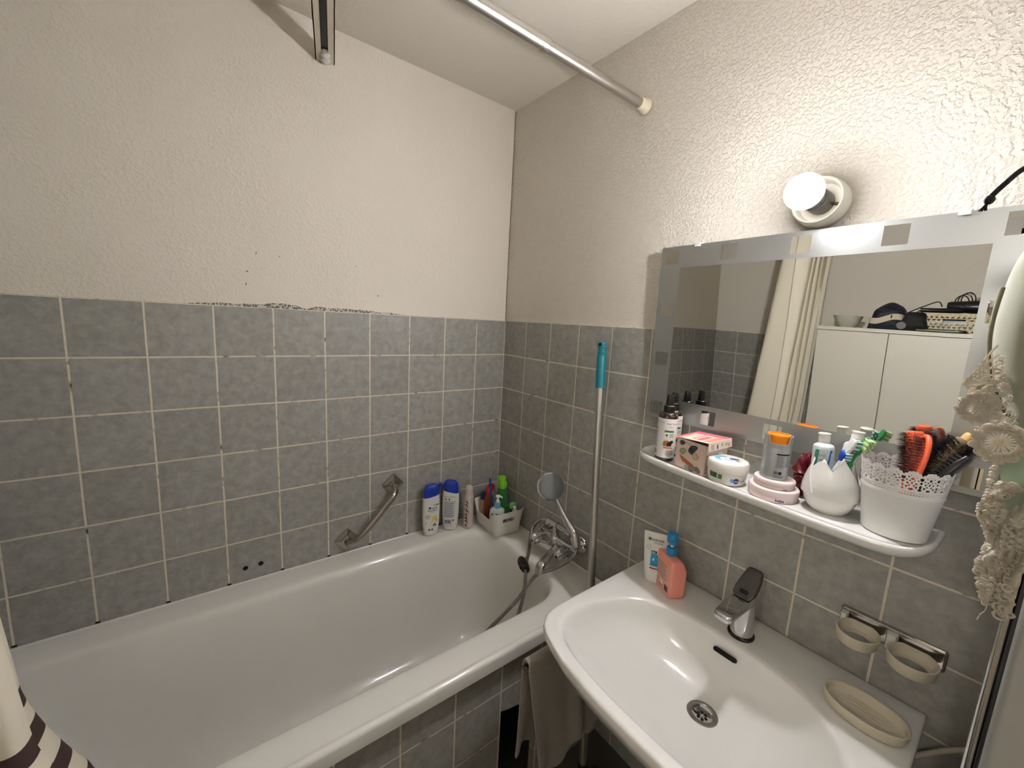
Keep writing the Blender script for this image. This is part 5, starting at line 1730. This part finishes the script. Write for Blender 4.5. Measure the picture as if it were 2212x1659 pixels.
# soap dish, oval
sd = thing('soap_dish', 'oval cream soap dish with wavy ribs at the right end of the basin', 'soap dish', (1.3680, -.1180, BZ), math.radians(-5))
def ell(a, b, z): return [(x, y, z) for x, y in sellipse(a, b, 2.15, 72)]
a_, b_ = .0640, .0420
part('dish_bowl', G().loft([ell(a_*.80, b_*.78, 0), ell(a_*.93, b_*.92, .002), ell(a_*.985, b_*.98, .010), ell(a_, b_, .022), ell(a_-.0012, b_-.0012, .0232), ell(a_-.0035, b_-.0035, .0225), ell(a_-.006, b_-.006, .012), ell(a_-.012, b_-.011, .0075), ell(.01, .008, .0070)]), beige_pl, sd)
g = G()
for k in range(5):
    yy = -.020+.010*k; hw = .040*math.sqrt(max(.05, 1-(yy/.036)**2))
    g.tube([(x_, yy+.0035*math.sin(x_*110+k), .0078) for x_ in [-hw+2*hw*t/24 for t in range(25)]], .0014, 6)
part('dish_ribs', g, beige_pl, sd)

# double cup holder with chrome back plate
ch = thing('cup_holder', 'double cup holder with two empty cream rings on a chrome wall plate', 'cup holder', (1.3690, 0, .880))
g = G().loft([[(x, y, z) for x, z in rrect(0, 0, hx, hz, r, 6)] for y, hx, hz, r in ((-.0005, .0800, .0215, .005), (-.006, .0800, .0215, .005), (-.0085, .0780, .0195, .004), (-.0090, .0765, .0180, .004), (-.0070, .0755, .0170, .003))])
part('wall_plate', g, chrome_worn, ch, angle=25)
for x_, w2 in ((-.072, .012), (.004, .018)):
    g = G().loft([[(x_+x, -.007-y, z-.002) for x, z in rrect(0, 0, w2*k/2, .0150, .002, 3)] for y, k in ((0, 1), (.006, .9), (.016, .7))])
    part('bracket_arm', g, mat('white_lacquer_bracket', (226, 224, 216), .4, var=.12, vscale=90), ch)
def cupring(cx_, hx_):
    n_ = 72; rings = []
    def rg_(k, z, inset):
        out = []
        for i in range(n_):
            a = 2*PI*i/n_
            x = (hx_-inset)*math.cos(a); y = (.0400-inset)*math.sin(a)
            y = min(y, .0350-inset*.6)         # flat towards the wall
            out.append((cx_+x, -.0480+y, z))
        return out
    for z, i in ((-.019, .004), (-.018, .0030), (.004, .0), (.005, .0008), (.0045, .0030), (-.012, .0055), (-.0135, .0085), (-.0135, .0125), (-.0165, .0130), (-.0185, .0120), (-.019, .004)):
        rings.append(rg_(0, z, i))
    return G().loft(rings, cap0=False, cap1=False)
part('cup_ring', cupring(-.0415, .0350), beige_pl, ch)
part('cup_ring', cupring(.0390, .0370), beige_pl, ch)

# supply hose from behind the basin towards the right
sh_ = link_mesh('supply_hose', G().tube(spline([(1.405, -.012, .620), (1.425, -.026, .662), (1.450, -.030, .700), (1.475, -.026, .730), (1.500, -.020, .750), (1.530, -.010, .758)], 8), .0048, 12), mat('cream_hose', (196, 188, 168), .5, var=.06), None)
tag(sh_, 'cream coloured flexible hose rising on the wall right of the basin', 'hose')
# ---------------------------------------------------------------- tall panel at the right edge with chrome corner strip
cb = thing('tall_cabinet', 'tall satin grey cabinet side with a chrome edge strip right of the washbasin', 'cabinet', (1.68, -.19, 0))
sat = mat('satin_grey_panel', (176, 176, 172), .38, .1, var=.03)
rings = [[(x, y, z) for x, y in rrect(1.691, -.172, .194, .165, .012, 8)] for z in (.02, 1.905)]
part('cabinet_body', G().loft(rings), sat, cb, world=True, angle=30)
part('cabinet_plinth', G().box((1.69, -.17, .012), (.34, .30, .02)), black_pl, cb, world=True, smooth=False)
g = G().tube([(1.4900, -.337, .03), (1.4900, -.337, 1.90)], .0046, 14)
part('chrome_edge', g, chrome, cb, world=True)
g = G().tube([(1.4965, -.3385, .03), (1.4965, -.3385, 1.90)], .0022, 12)
part('chrome_edge', g, mat('dark_chrome_trim', (90, 90, 96), .15, 1.0), cb, world=True)
hk = G().tube(spline([(1.60, -.338, 1.66), (1.60, -.366, 1.655), (1.60, -.378, 1.672), (1.60, -.374, 1.690)], 5), .004, 10)
part('hook', hk, chrome, cb, world=True)

# ---------------------------------------------------------------- sage cloth with crochet lace edge
lin = translucent(weave(mat('sage_linen', (182, 184, 164), .9, var=.14, vscale=14, sheen=.4), 4500, .35), .4, (176, 182, 150))
hemm = weave(mat('dark_sage_hem', (112, 110, 84), .9, var=.2, vscale=60), 4500, .35)
lacem = translucent(mat('crochet_cotton', (232, 226, 212), .9, var=.08, vscale=160, bump=.8, bscale=900, sheen=.3), .45, (236, 228, 212))
cl = thing('lace_cloth', 'sage green linen cloth with a cream crochet lace border hanging at the right edge', 'cloth', (1.60, -.384, 1.50))
_le = spline([(0, 0, 1.545), (.15, 0, 1.474), (.30, 0, 1.4465), (.48, 0, 1.4385), (.64, 0, 1.4400), (.80, 0, 1.4530), (1.0, 0, 1.488)], 10)
LE = lambda v: interp([(p.x, p.z) for p in _le], v)[0]
def cloth_fn(u, v):
    # u 0 left edge .. 1 right; v 0 top .. 1 bottom of the front flap
    le = LE(v)
    z = 1.668-.315*v
    x = le+(1.640-le)*u
    y = -.384-.014*math.sin(u*7+1)*(.4+.6*v)-.010*math.sin(u*13)*v
    q = min(1, u/.30)
    y += .050*(1-math.sqrt(max(0, 1-(1-q)**2)))
    x -= .008*(1-q)
    z -= .012*math.sin(u*5)*v
    return (x, y, z)
part('linen_fabric', cloth_sheet(cloth_fn, 60, 60, .0022), lin, cl, world=True, angle=80)
hp_ = [Vector(cloth_fn(0, v)) for v in [.42+.58*i/20 for i in range(21)]]
hp_ += [Vector(cloth_fn(u, 1)) for u in [i/12 for i in range(1, 13)]]
part('rolled_hem', G().tube(hp_, .0048, 12), hemm, cl, world=True, label='darker rolled hem')
def under_fn(u, v):
    x = 1.4600+.150*u+.010*v; z = 1.40-.175*v
    return (x-.006*math.sin(v*6), -.371-.008*math.sin(u*9+v*3), z)
part('linen_underlayer', cloth_sheet(under_fn, 36, 30, .0018), weave(translucent(mat('pale_sage_linen', (176, 190, 170), .9, var=.1, vscale=20), .4, (170, 190, 166)), 4500, .35), cl, world=True, angle=80)

def yarn(g, pts, r, seg=7, wob=.25, rnd=random):
    pts = [Vector(p) for p in pts]
    g.tube(pts, [r*(1+wob*rnd.uniform(-1, 1)) for _ in pts], seg)
def motif(g, c, R, nx, up, rnd, petals=8, ry=1.0):
    """crochet flower: centre ring, spokes, ring of looped petals"""
    c = Vector(c); nx = Vector(nx).normalized(); up = Vector(up); up = (up-nx*up.dot(nx)).normalized(); rt = up.cross(nx)
    P = lambda a, r, h=0: c+rt*(r*math.cos(a))+up*(r*ry*math.sin(a))+nx*h
    yarn(g, [P(2*PI*k/12, R*.16) for k in range(13)], R*.060, rnd=rnd)
    yarn(g, [P(2*PI*k/9, R*.07, R*.03) for k in range(10)], R*.055, rnd=rnd)
    for k in range(petals*2):
        a = 2*PI*k/(petals*2)+rnd.uniform(-.06, .06)
        yarn(g, [P(a, R*.18), P(a, R*.38, R*.04), P(a, R*.56)], R*.040, 5, rnd=rnd)
    yarn(g, [P(2*PI*k/30, R*(.58+.02*math.sin(k*3))) for k in range(31)], R*.070, rnd=rnd)
    for k in range(petals):
        a = 2*PI*(k+.5)/petals
        pc = P(a, R*.80)
        for rr_, rad_ in ((R*.175, R*.088), (R*.070, R*.080)):
            yarn(g, [pc+rt*(rr_*math.cos(t))+up*(rr_*math.sin(t))+nx*(R*.03*math.sin(3*t)) for t in [2*PI*j/11 for j in range(12)]], rad_, rnd=rnd)
def rope(g, pts, r, rnd):
    pts = spline(pts, 5)
    for i, p in enumerate(pts):
        g.sphere(p+Vector((rnd.uniform(-1, 1), rnd.uniform(-1, 1), rnd.uniform(-1, 1)))*r*.25, r*rnd.uniform(.85, 1.2), 8, 6, sc=(1, 1, .8))
rn = random.Random(4)
view = Vector((.02, -1, .05))
g = G()
motif(g, (1.4345, -.386, 1.3990), .0170, (-.1, -1, .1), (0, 0, 1), rn, 8)
motif(g, (1.4490, -.384, 1.4250), .0110, (.2, -1, 0), (0, 0, 1), rn, 6)
motif(g, (1.4560, -.380, 1.3900), .0110, (.5, -1, 0), (0, 0, 1), rn, 6)
# netted strip up to the hem, ending in a pointed tip
tip = Vector((1.4175, -.386, 1.4245))
for k in range(5):
    e_ = Vector((1.4375+.002*k, -.384, 1.470-.010*k))
    yarn(g, spline([tip+Vector((.001*k, 0, -.001*k)), tip.lerp(e_, .4)+Vector((0, 0, -.003)), tip.lerp(e_, .75), e_], 5), .00115, 6, rnd=rn)
for k in range(7):
    t = (k+1.5)/9
    a_ = tip.lerp(Vector((1.4375, -.384, 1.470)), t); b__ = tip.lerp(Vector((1.4455, -.384, 1.430)), t)
    yarn(g, [a_, a_.lerp(b__, .5)+Vector((0, -.0015, 0)), b__], .0010, 6, rnd=rn)
# dense little loops that fill the border between tip, flower and hem
for k in range(64):
    t = rn.random(); s2 = rn.random()
    a_ = Vector((1.4235, -.386, 1.4205)).lerp(Vector((1.4430, -.384, 1.4560)), t)
    b__ = Vector((1.4300, -.385, 1.3880)).lerp(Vector((1.4640, -.382, 1.4080)), t)
    p = a_.lerp(b__, s2)+Vector((0, rn.uniform(.0005, .0030), 0))
    r_ = rn.uniform(.0016, .0034); q_ = rn.uniform(.6, 1.2); a0_ = rn.random()*6
    yarn(g, [p+Vector((r_*math.cos(tt+a0_), .0010*math.sin(2*tt), q_*r_*math.sin(tt+a0_))) for tt in [2*PI*j/9 for j in range(10)]], .00085, 6, rnd=rn)
for k in range(70):
    a = rn.random()*2*PI; rr_ = .0170*rn.uniform(.60, 1.02)
    p = Vector((1.4345+rr_*math.cos(a), -.386-rn.uniform(0, .0012), 1.3990+rr_*math.sin(a)))
    r_ = rn.uniform(.0014, .0026)
    yarn(g, [p+Vector((r_*math.cos(tt), -.0008*math.sin(2*tt+k), r_*math.sin(tt))) for tt in [2*PI*j/9 for j in range(10)]], .0009, 6, rnd=rn)
part('lace_flower', g, lacem, cl, world=True)
g = G()
for k in range(60):
    a = rn.random()*2*PI; rr_ = .0195*rn.uniform(.62, 1.0)
    p = Vector((1.4570+rr_*math.cos(a), -.4705-rn.uniform(0, .0012), 1.3765+rr_*math.sin(a)))
    r_ = rn.uniform(.0014, .0028)
    yarn(g, [p+Vector((r_*math.cos(tt), -.0008*math.sin(2*tt+k), r_*math.sin(tt))) for tt in [2*PI*j/9 for j in range(10)]], .0009, 6, rnd=rn)
motif(g, (1.4570, -.470, 1.3765), .0195, (.05, -1, .05), (0, 0, 1), rn, 10)
part('lace_flower', g, lacem, cl, world=True)
# crumpled lower border: layered loops and folds
g = G()
rope(g, [(1.4560, -.386, 1.345), (1.4545, -.386, 1.325), (1.4550, -.386, 1.305), (1.4525, -.388, 1.285)], .0026, rn)
def border_fn(u, v):
    le = interp([(0, 1.462), (.18, 1.452), (.30, 1.4515), (.42, 1.462), (.55, 1.4640), (.68, 1.458), (.78, 1.462), (.90, 1.468), (1.0, 1.472)], v)[0]
    z = 1.320-.143*v
    x = le+(1.495+.0*v-le)*u*(1-.15*v)
    y = -.384-.007*math.sin(u*8+v*9)-.005*math.sin(v*23+u*4)-.003*noise.noise((u*9, v*14, 1))*3
    return (x, y, z+.004*math.sin(u*7))
sheet = cloth_sheet(border_fn, 40, 60, .0016)
g.merge(sheet)
for k in range(46):
    u, v = rn.random()*.9, rn.random()
    p = Vector(border_fn(u, v))+Vector((0, -.0022, 0))
    r_ = rn.uniform(.0026, .0052)
    tlt = rn.uniform(-.6, .6)
    yarn(g, [p+Vector((r_*math.cos(t), -.0012*math.sin(2*t)+tlt*r_*.4*math.sin(t), r_*.85*math.sin(t))) for t in [2*PI*j/10 for j in range(11)]], .0014, 6, rnd=rn)
for k in range(150):
    u, v = rn.random(), rn.random()
    p = Vector(border_fn(u, v))+Vector((0, -.0012, 0))
    g.sphere(p, rn.uniform(.0012, .0025), 7, 5)
rope(g, [Vector(border_fn(0, v)) for v in [i/8 for i in range(9)]], .0024, rn)
motif(g, (1.4630, -.398, 1.2900), .0090, (-.1, -1, 0), (0, 0, 1), rn, 6)
motif(g, (1.4790, -.398, 1.2620), .0085, (.1, -1, 0), (0, 0, 1), rn, 6)
motif(g, (1.4730, -.400, 1.2080), .0090, (.2, -1, 0), (0, 0, 1), rn, 6)
yarn(g, spline([(1.4740, -.388, 1.180), (1.4735, -.389, 1.172), (1.4710, -.389, 1.166), (1.4695, -.389, 1.158)], 5), .0005, 5, rnd=rn)
part('lace_border', g, lacem, cl, world=True, angle=80)

# bag with black drawstring hanging from the hook at the top right
bg = thing('drawstring_bag', 'black drawstring and edge of a silver bag hanging at the top right corner', 'bag', (1.56, -.386, 1.62))
g = G().tube(spline([(1.560, -.398, 1.688), (1.500, -.392, 1.677), (1.450, -.386, 1.663), (1.428, -.384, 1.655), (1.4150, -.384, 1.640), (1.4070, -.384, 1.6285)], 6), .0026, 10)
g.sphere((1.4075, -.384, 1.6270), .0042, 12, 8, sc=(1.1, 1, 1.2))
for k in range(7):
    a = k*.9
    g.tube([(1.4068, -.384, 1.6250), (1.4050+.0014*math.cos(a), -.384+.0012*math.sin(a), 1.6195), (1.4040+.0030*math.cos(a), -.384+.002*math.sin(a), 1.6160)], [.0011, .0007], 5) if False else g.tube([(1.4068, -.384, 1.6250), (1.4050+.0014*math.cos(a), -.384+.0012*math.sin(a), 1.6195), (1.4040+.0030*math.cos(a), -.384+.002*math.sin(a), 1.6160)], .0008, 5)
part('drawstring', g, mat('black_cord', (16, 16, 17), .8, bump=.8, bscale=900), bg, world=True, label='black cord with a knotted end')
def bag_fn(u, v):
    le = 1.4240+.018*v+.004*math.sin(9*v)
    x = le+.12*u; z = 1.668-.042*v-.004*math.sin(u*9)
    return (x, -.404-.010*math.sin(u*11+v*3), z)
part('bag_fabric', cloth_sheet(bag_fn, 30, 16, .0014), mat('silver_fabric', (176, 180, 186), .35, .5, bump=.4, bscale=300), bg, world=True, angle=80)
part('bag_binding', G().tube([Vector(bag_fn(u, 1)) for u in [i/16 for i in range(17)]], .0030, 8), mat('dark_binding', (62, 56, 52), .6), bg, world=True)

# ---------------------------------------------------------------- wardrobe on the rear wall (seen in the mirror)
wc = thing('bathroom_cupboard', 'tall white two-door cupboard against the rear wall, seen in the mirror', 'cupboard', (1.005, -1.775, 0))
CW = mat('white_laminate', (222, 217, 204), .42, var=.015)
CZ = 1.538; CF = -1.600
part('cupboard_body', G().box((1.005, (CF-.020+RY+.002)/2, .76), (.580, abs(RY+.002-CF+.020), 1.52)), CW, wc, world=True, smooth=False)
part('top_board', G().box((1.005, (CF+RY+.002)/2, CZ-.009), (.586, abs(RY+.002-CF), .018), bev=.001), CW, wc, world=True, smooth=False)
for x0, x1 in ((.7145, 1.0030), (1.0070, 1.2955)):
    part('cupboard_door', G().box(((x0+x1)/2, CF-.009, .80), (x1-x0, .018, 1.435), bev=.0012), CW, wc, world=True, smooth=False)
ZT = CZ+.0005
bw = thing('bowl', 'shallow pale bowl at the left on top of the white cupboard in the mirror', 'bowl', (.812, -1.715, ZT))
part('bowl_shell', G().lathe([(.032, 0), (.034, .002), (.052, .030), (.064, .062), (.0625, .0625), (.050, .031), (.031, .004), (0, .0035)], 48), mat('pale_bowl', (190, 190, 176), .4), bw)
tbg = thing('toiletry_bag', 'dark navy soft bag with a cream stripe on top of the white cupboard', 'bag', (.968, -1.700, ZT))
nav = mat('navy_nylon', (20, 24, 40), .6, bump=.5, bscale=60, var=.2)
def softbox(w0, w1, d, h, lean, seed, nz_=14, n_=56, tops=None):
    rnd = Vector((seed, seed*1.7, 0)); rings = []
    for j in range(nz_+1):
        t = j/nz_
        hw = lerp(w0, w1, t)/2*(1-.25*max(0, t-.9)/.1); hd = d/2*(.85+.3*math.sin(PI*min(t, .9)))*(1-.8*max(0, t-.8)/.2)
        hd = max(hd, .004)
        rings.append([(x+lean*t+.004*noise.noise((x*30, t*5, seed)), y+.004*noise.noise((x*30, t*6, seed+3)), h*t+((tops(x) if tops else 0)*t*t)) for x, y in sellipse(hw, hd, 4, n_)])
    return G().loft(rings)
part('bag_body', softbox(.135, .105, .10, .128, .018, 2.0, tops=lambda x: .012*math.cos(x*55)-.004), nav, tbg)
part('cream_stripe', G().loft([[(x+.006, y, z+.012*math.sin(x*25)+.004*math.sin(x*60)) for x, y in sellipse(.0665, .0595, 4, 56)] for z in (.038, .066)]), mat('cream_stripe', (206, 194, 172), .7), tbg)
pk_ = thing('camera_pouch', 'black rounded pouch with a small grey disc beside the navy bag on the cupboard', 'pouch', (1.075, -1.690, ZT))
part('pouch_body', softbox(.105, .070, .09, .092, .004, 5.0), mat('black_nylon', (14, 14, 15), .7, bump=.5, bscale=90), pk_)
part('grey_disc', G().lathe([(0, .002), (.017, .002), (.019, 0), (.019, -.004)], 28).tf(Tm(-.038, .0470, .024) @ Matrix.Rotation(-PI/2, 4, 'X')), mat('disc_grey', (96, 94, 94), .4), pk_)
rbk = thing('perforated_basket', 'cream plastic basket with triangular cut-outs and an oblong handle hole on the cupboard', 'basket', (1.205, -1.745, ZT))
crm = mat('cream_basket', (216, 204, 172), .45)
NW, NH = 92, 44
WB_, HB_, DB_ = .190, .092, .120
g = G()
def tri_hole(u, v):
    if abs(u-.5*WB_) < .036 and abs(v-.056) < .009: return True
    if abs(u-.5*WB_) < .042 and abs(v-.056) < .014: return False
    if u < .006 or u > WB_-.006 or v < .006 or v > HB_-.010: return False
    cw = .0165; i = int(v/cw); uu = (u+(cw/2 if i % 2 else 0)) % cw; vv = v % cw
    if i % 2: vv = cw-vv
    return .0025 < vv < .0135 and abs(uu-cw/2) < (.0135-vv)*.62
for face in range(4):
    n_w = NW if face % 2 == 0 else 58
    Lw = WB_ if face % 2 == 0 else DB_
    for i in range(n_w):
        for j in range(NH):
            u = Lw*(i+.5)/n_w; v = HB_*(j+.5)/NH
            if tri_hole(u if face % 2 == 0 else u+.012, v) and not (face % 2 and abs(v-.056) < .016): continue
            q = []
            for a, b in ((i, j), (i+1, j), (i+1, j+1), (i, j+1)):
                uu = Lw*a/n_w-Lw/2; zz = HB_*b/NH; k = 1+.06*zz/HB_
                if face == 0: p = (uu*k, DB_/2*k, zz)
                elif face == 2: p = (-uu*k, -DB_/2*k, zz)
                elif face == 1: p = (WB_/2*k, uu*k, zz)
                else: p = (-WB_/2*k, -uu*k, zz)
                q.append(p)
            n0 = len(g.v); g.v += [Vector(p) for p in q]; g.f.append((n0, n0+1, n0+2, n0+3)); g.m.append(0)
g.box((0, 0, .0015), (WB_, DB_, .003))
bo = part('basket_shell', g, crm, rbk, smooth=False)
bm2 = bmesh.new(); bm2.from_mesh(bo.data); bmesh.ops.remove_doubles(bm2, verts=bm2.verts, dist=1e-5); bm2.to_mesh(bo.data); bm2.free()
md = bo.modifiers.new('thickness', 'SOLIDIFY'); md.thickness = .0022; md.offset = 0
htl = thing('basket_filler', 'black block added inside the cream perforated basket on the cupboard to darken its handle hole', 'filler', (1.205, -1.745, ZT+.004))  # added black block, makes the basket's handle hole look dark
part('filler_body', G().loft([[(x, y, z+.034) for y, z in rrect(0, 0, .050*k, .032*k, .012, 5)] for x, k in ((-.088, .6), (-.080, 1), (.080, 1), (.088, .6))]), black_pl, htl)
hd_ = thing('hair_dryer', 'black hair dryer with a metal ring lying on the cream basket', 'hair dryer', (1.205, -1.735, ZT+HB_+.001))
part('barrel', G().lathe([(0, 0), (.020, .002), (.024, .012), (.027, .060), (.030, .105), (.030, .110)], 32).tf(Tm(-.035, 0, .032) @ Matrix.Rotation(PI/2, 4, 'Y')), black_pl, hd_)
part('air_inlet', G().lathe([(.0300, .108), (.0320, .110), (.0320, .122), (.026, .128), (.020, .120), (0, .119)], 32).tf(Tm(-.035, 0, .032) @ Matrix.Rotation(PI/2, 4, 'Y')), mat('steel_ring', (150, 148, 146), .3, .9), hd_)
part('handle', G().tube([(.03, 0, .020), (.0, .02, .012), (-.06, .045, .010), (-.115, .05, .010)], [.014, .0125, .011, .010], 16), black_pl, hd_)
g = G().tube(spline([(-.115, .05, .010), (-.14, .06, -.02), (-.17, .07, -.045), (-.20, .05, -.060), (-.16, .06, -.01), (-.10, .05, .030), (-.06, .04, .050), (-.045, .04, .028)], 8), .0024, 8)
for k in range(3):
    g.tube([(.012+.010*k+.022*math.cos(t), .018+.004*k, .050+.032*math.sin(t)+.006*k) for t in [2*PI*j/26 for j in range(27)]], .0023, 8)
part('cable', g, black_pl, hd_)
part('plug', G().box((.035, .020, .088), (.012, .010, .018), bev=.003, rot=Matrix.Rotation(.5, 4, 'Y')), mat('pale_plug', (160, 140, 132), .5), hd_)
kn_ = thing('cutter_knife', 'slim black and yellow-green cutter lying at the front edge of the cupboard top', 'knife', (1.170, -1.640, ZT))
part('cutter_body', G().loft([[(x, y, z) for y, z in rrect(0, .008, .010*k, .0078*k, .004, 4)] for x, k in ((-.085, .5), (-.080, .9), (-.04, 1), (.06, 1), (.080, .8), (.085, .5))]), mat('black_olive', (28, 32, 20), .4), kn_)
g = G()
cbox(g, -.078, .060, .0100, .0106, .006, .0085)
g.sphere((.052, .0075, .010), .0050, 12, 8)
part('lime_trim', g, mat('lime_trim', (150, 170, 30), .4), kn_, label='lime green trim')
# ---------------------------------------------------------------- wall lamp
lamp = thing('wall_lamp', 'white round porcelain wall lamp with a bare glowing bulb above the mirror', 'lamp', (1.134, 0, 1.752))
RXm = Matrix.Rotation(PI/2, 4, 'X')   # local z -> -y (out of the wall)
porc = mat('porcelain_aged', (222, 218, 204), 0.3, var=.08, vscale=30)
t = G().lathe([(.049, 0), (.0495, .012), (.048, .035), (.0455, .0455), (.0435, .047), (.042, .0445), (.0415, .020), (.038, .014), (.0235, .013), (0, .013)], 56).tf(RXm)
part('lamp_base', t, porc, lamp)
t = G().lathe([(.0240, .013), (.0240, .050), (.0225, .054), (.0205, .055), (.0205, .066), (.0190, .069), (.0170, .070), (.0165, .082)], 36, cap0=False).tf(RXm)
part('lamp_socket', t, mat('socket_grey', (96, 92, 90), .35, .6, var=.2, vscale=40), lamp)
t = G().tube([(.024, -.017, -.006), (.040, -.017, -.010)], .0032, 10)
part('terminal_screw', t, mat('brass_dark', (92, 70, 40), .4, .8), lamp)
bm_ = bpy.data.materials.new('glowing_bulb_glass')
bm_.use_nodes = True
nt = bm_.node_tree
bs = nt.nodes['Principled BSDF']
bs.inputs['Base Color'].default_value = (1, 1, 1, 1)
bs.inputs['Emission Color'].default_value = BULB_COLOR+(1,)
# LED globe: the dome shines mostly forward, its sides and neck much less
tc_ = N(nt, 'ShaderNodeTexCoord')
sx_ = N(nt, 'ShaderNodeSeparateXYZ')
nt.links.new(tc_.outputs['Object'], sx_.inputs[0])
mr_ = N(nt, 'ShaderNodeMapRange', interpolation_type='SMOOTHSTEP')
mr_.inputs['From Min'].default_value = .115
mr_.inputs['From Max'].default_value = .150
mr_.inputs['To Min'].default_value = BULB_STRENGTH*BULB_SIDE
mr_.inputs['To Max'].default_value = BULB_STRENGTH
nt.links.new(math_(nt, 'MULTIPLY', sx_.outputs[1], -1.0), mr_.inputs['Value'])
nt.links.new(mr_.outputs['Result'], bs.inputs['Emission Strength'])
prof = [(.0150, .080), (.0165, .085), (.0205, .091)]
rc, zc = .0340, .1165
for k in range(1, 17):
    a = -PI/2+.60+(PI-.60)*k/16
    prof.append((max(1e-4, rc*math.cos(a)), zc+rc*math.sin(a)))
t = G().lathe(prof, 40).tf(RXm)
part('bulb', t, bm_, lamp, label='glowing white bulb')
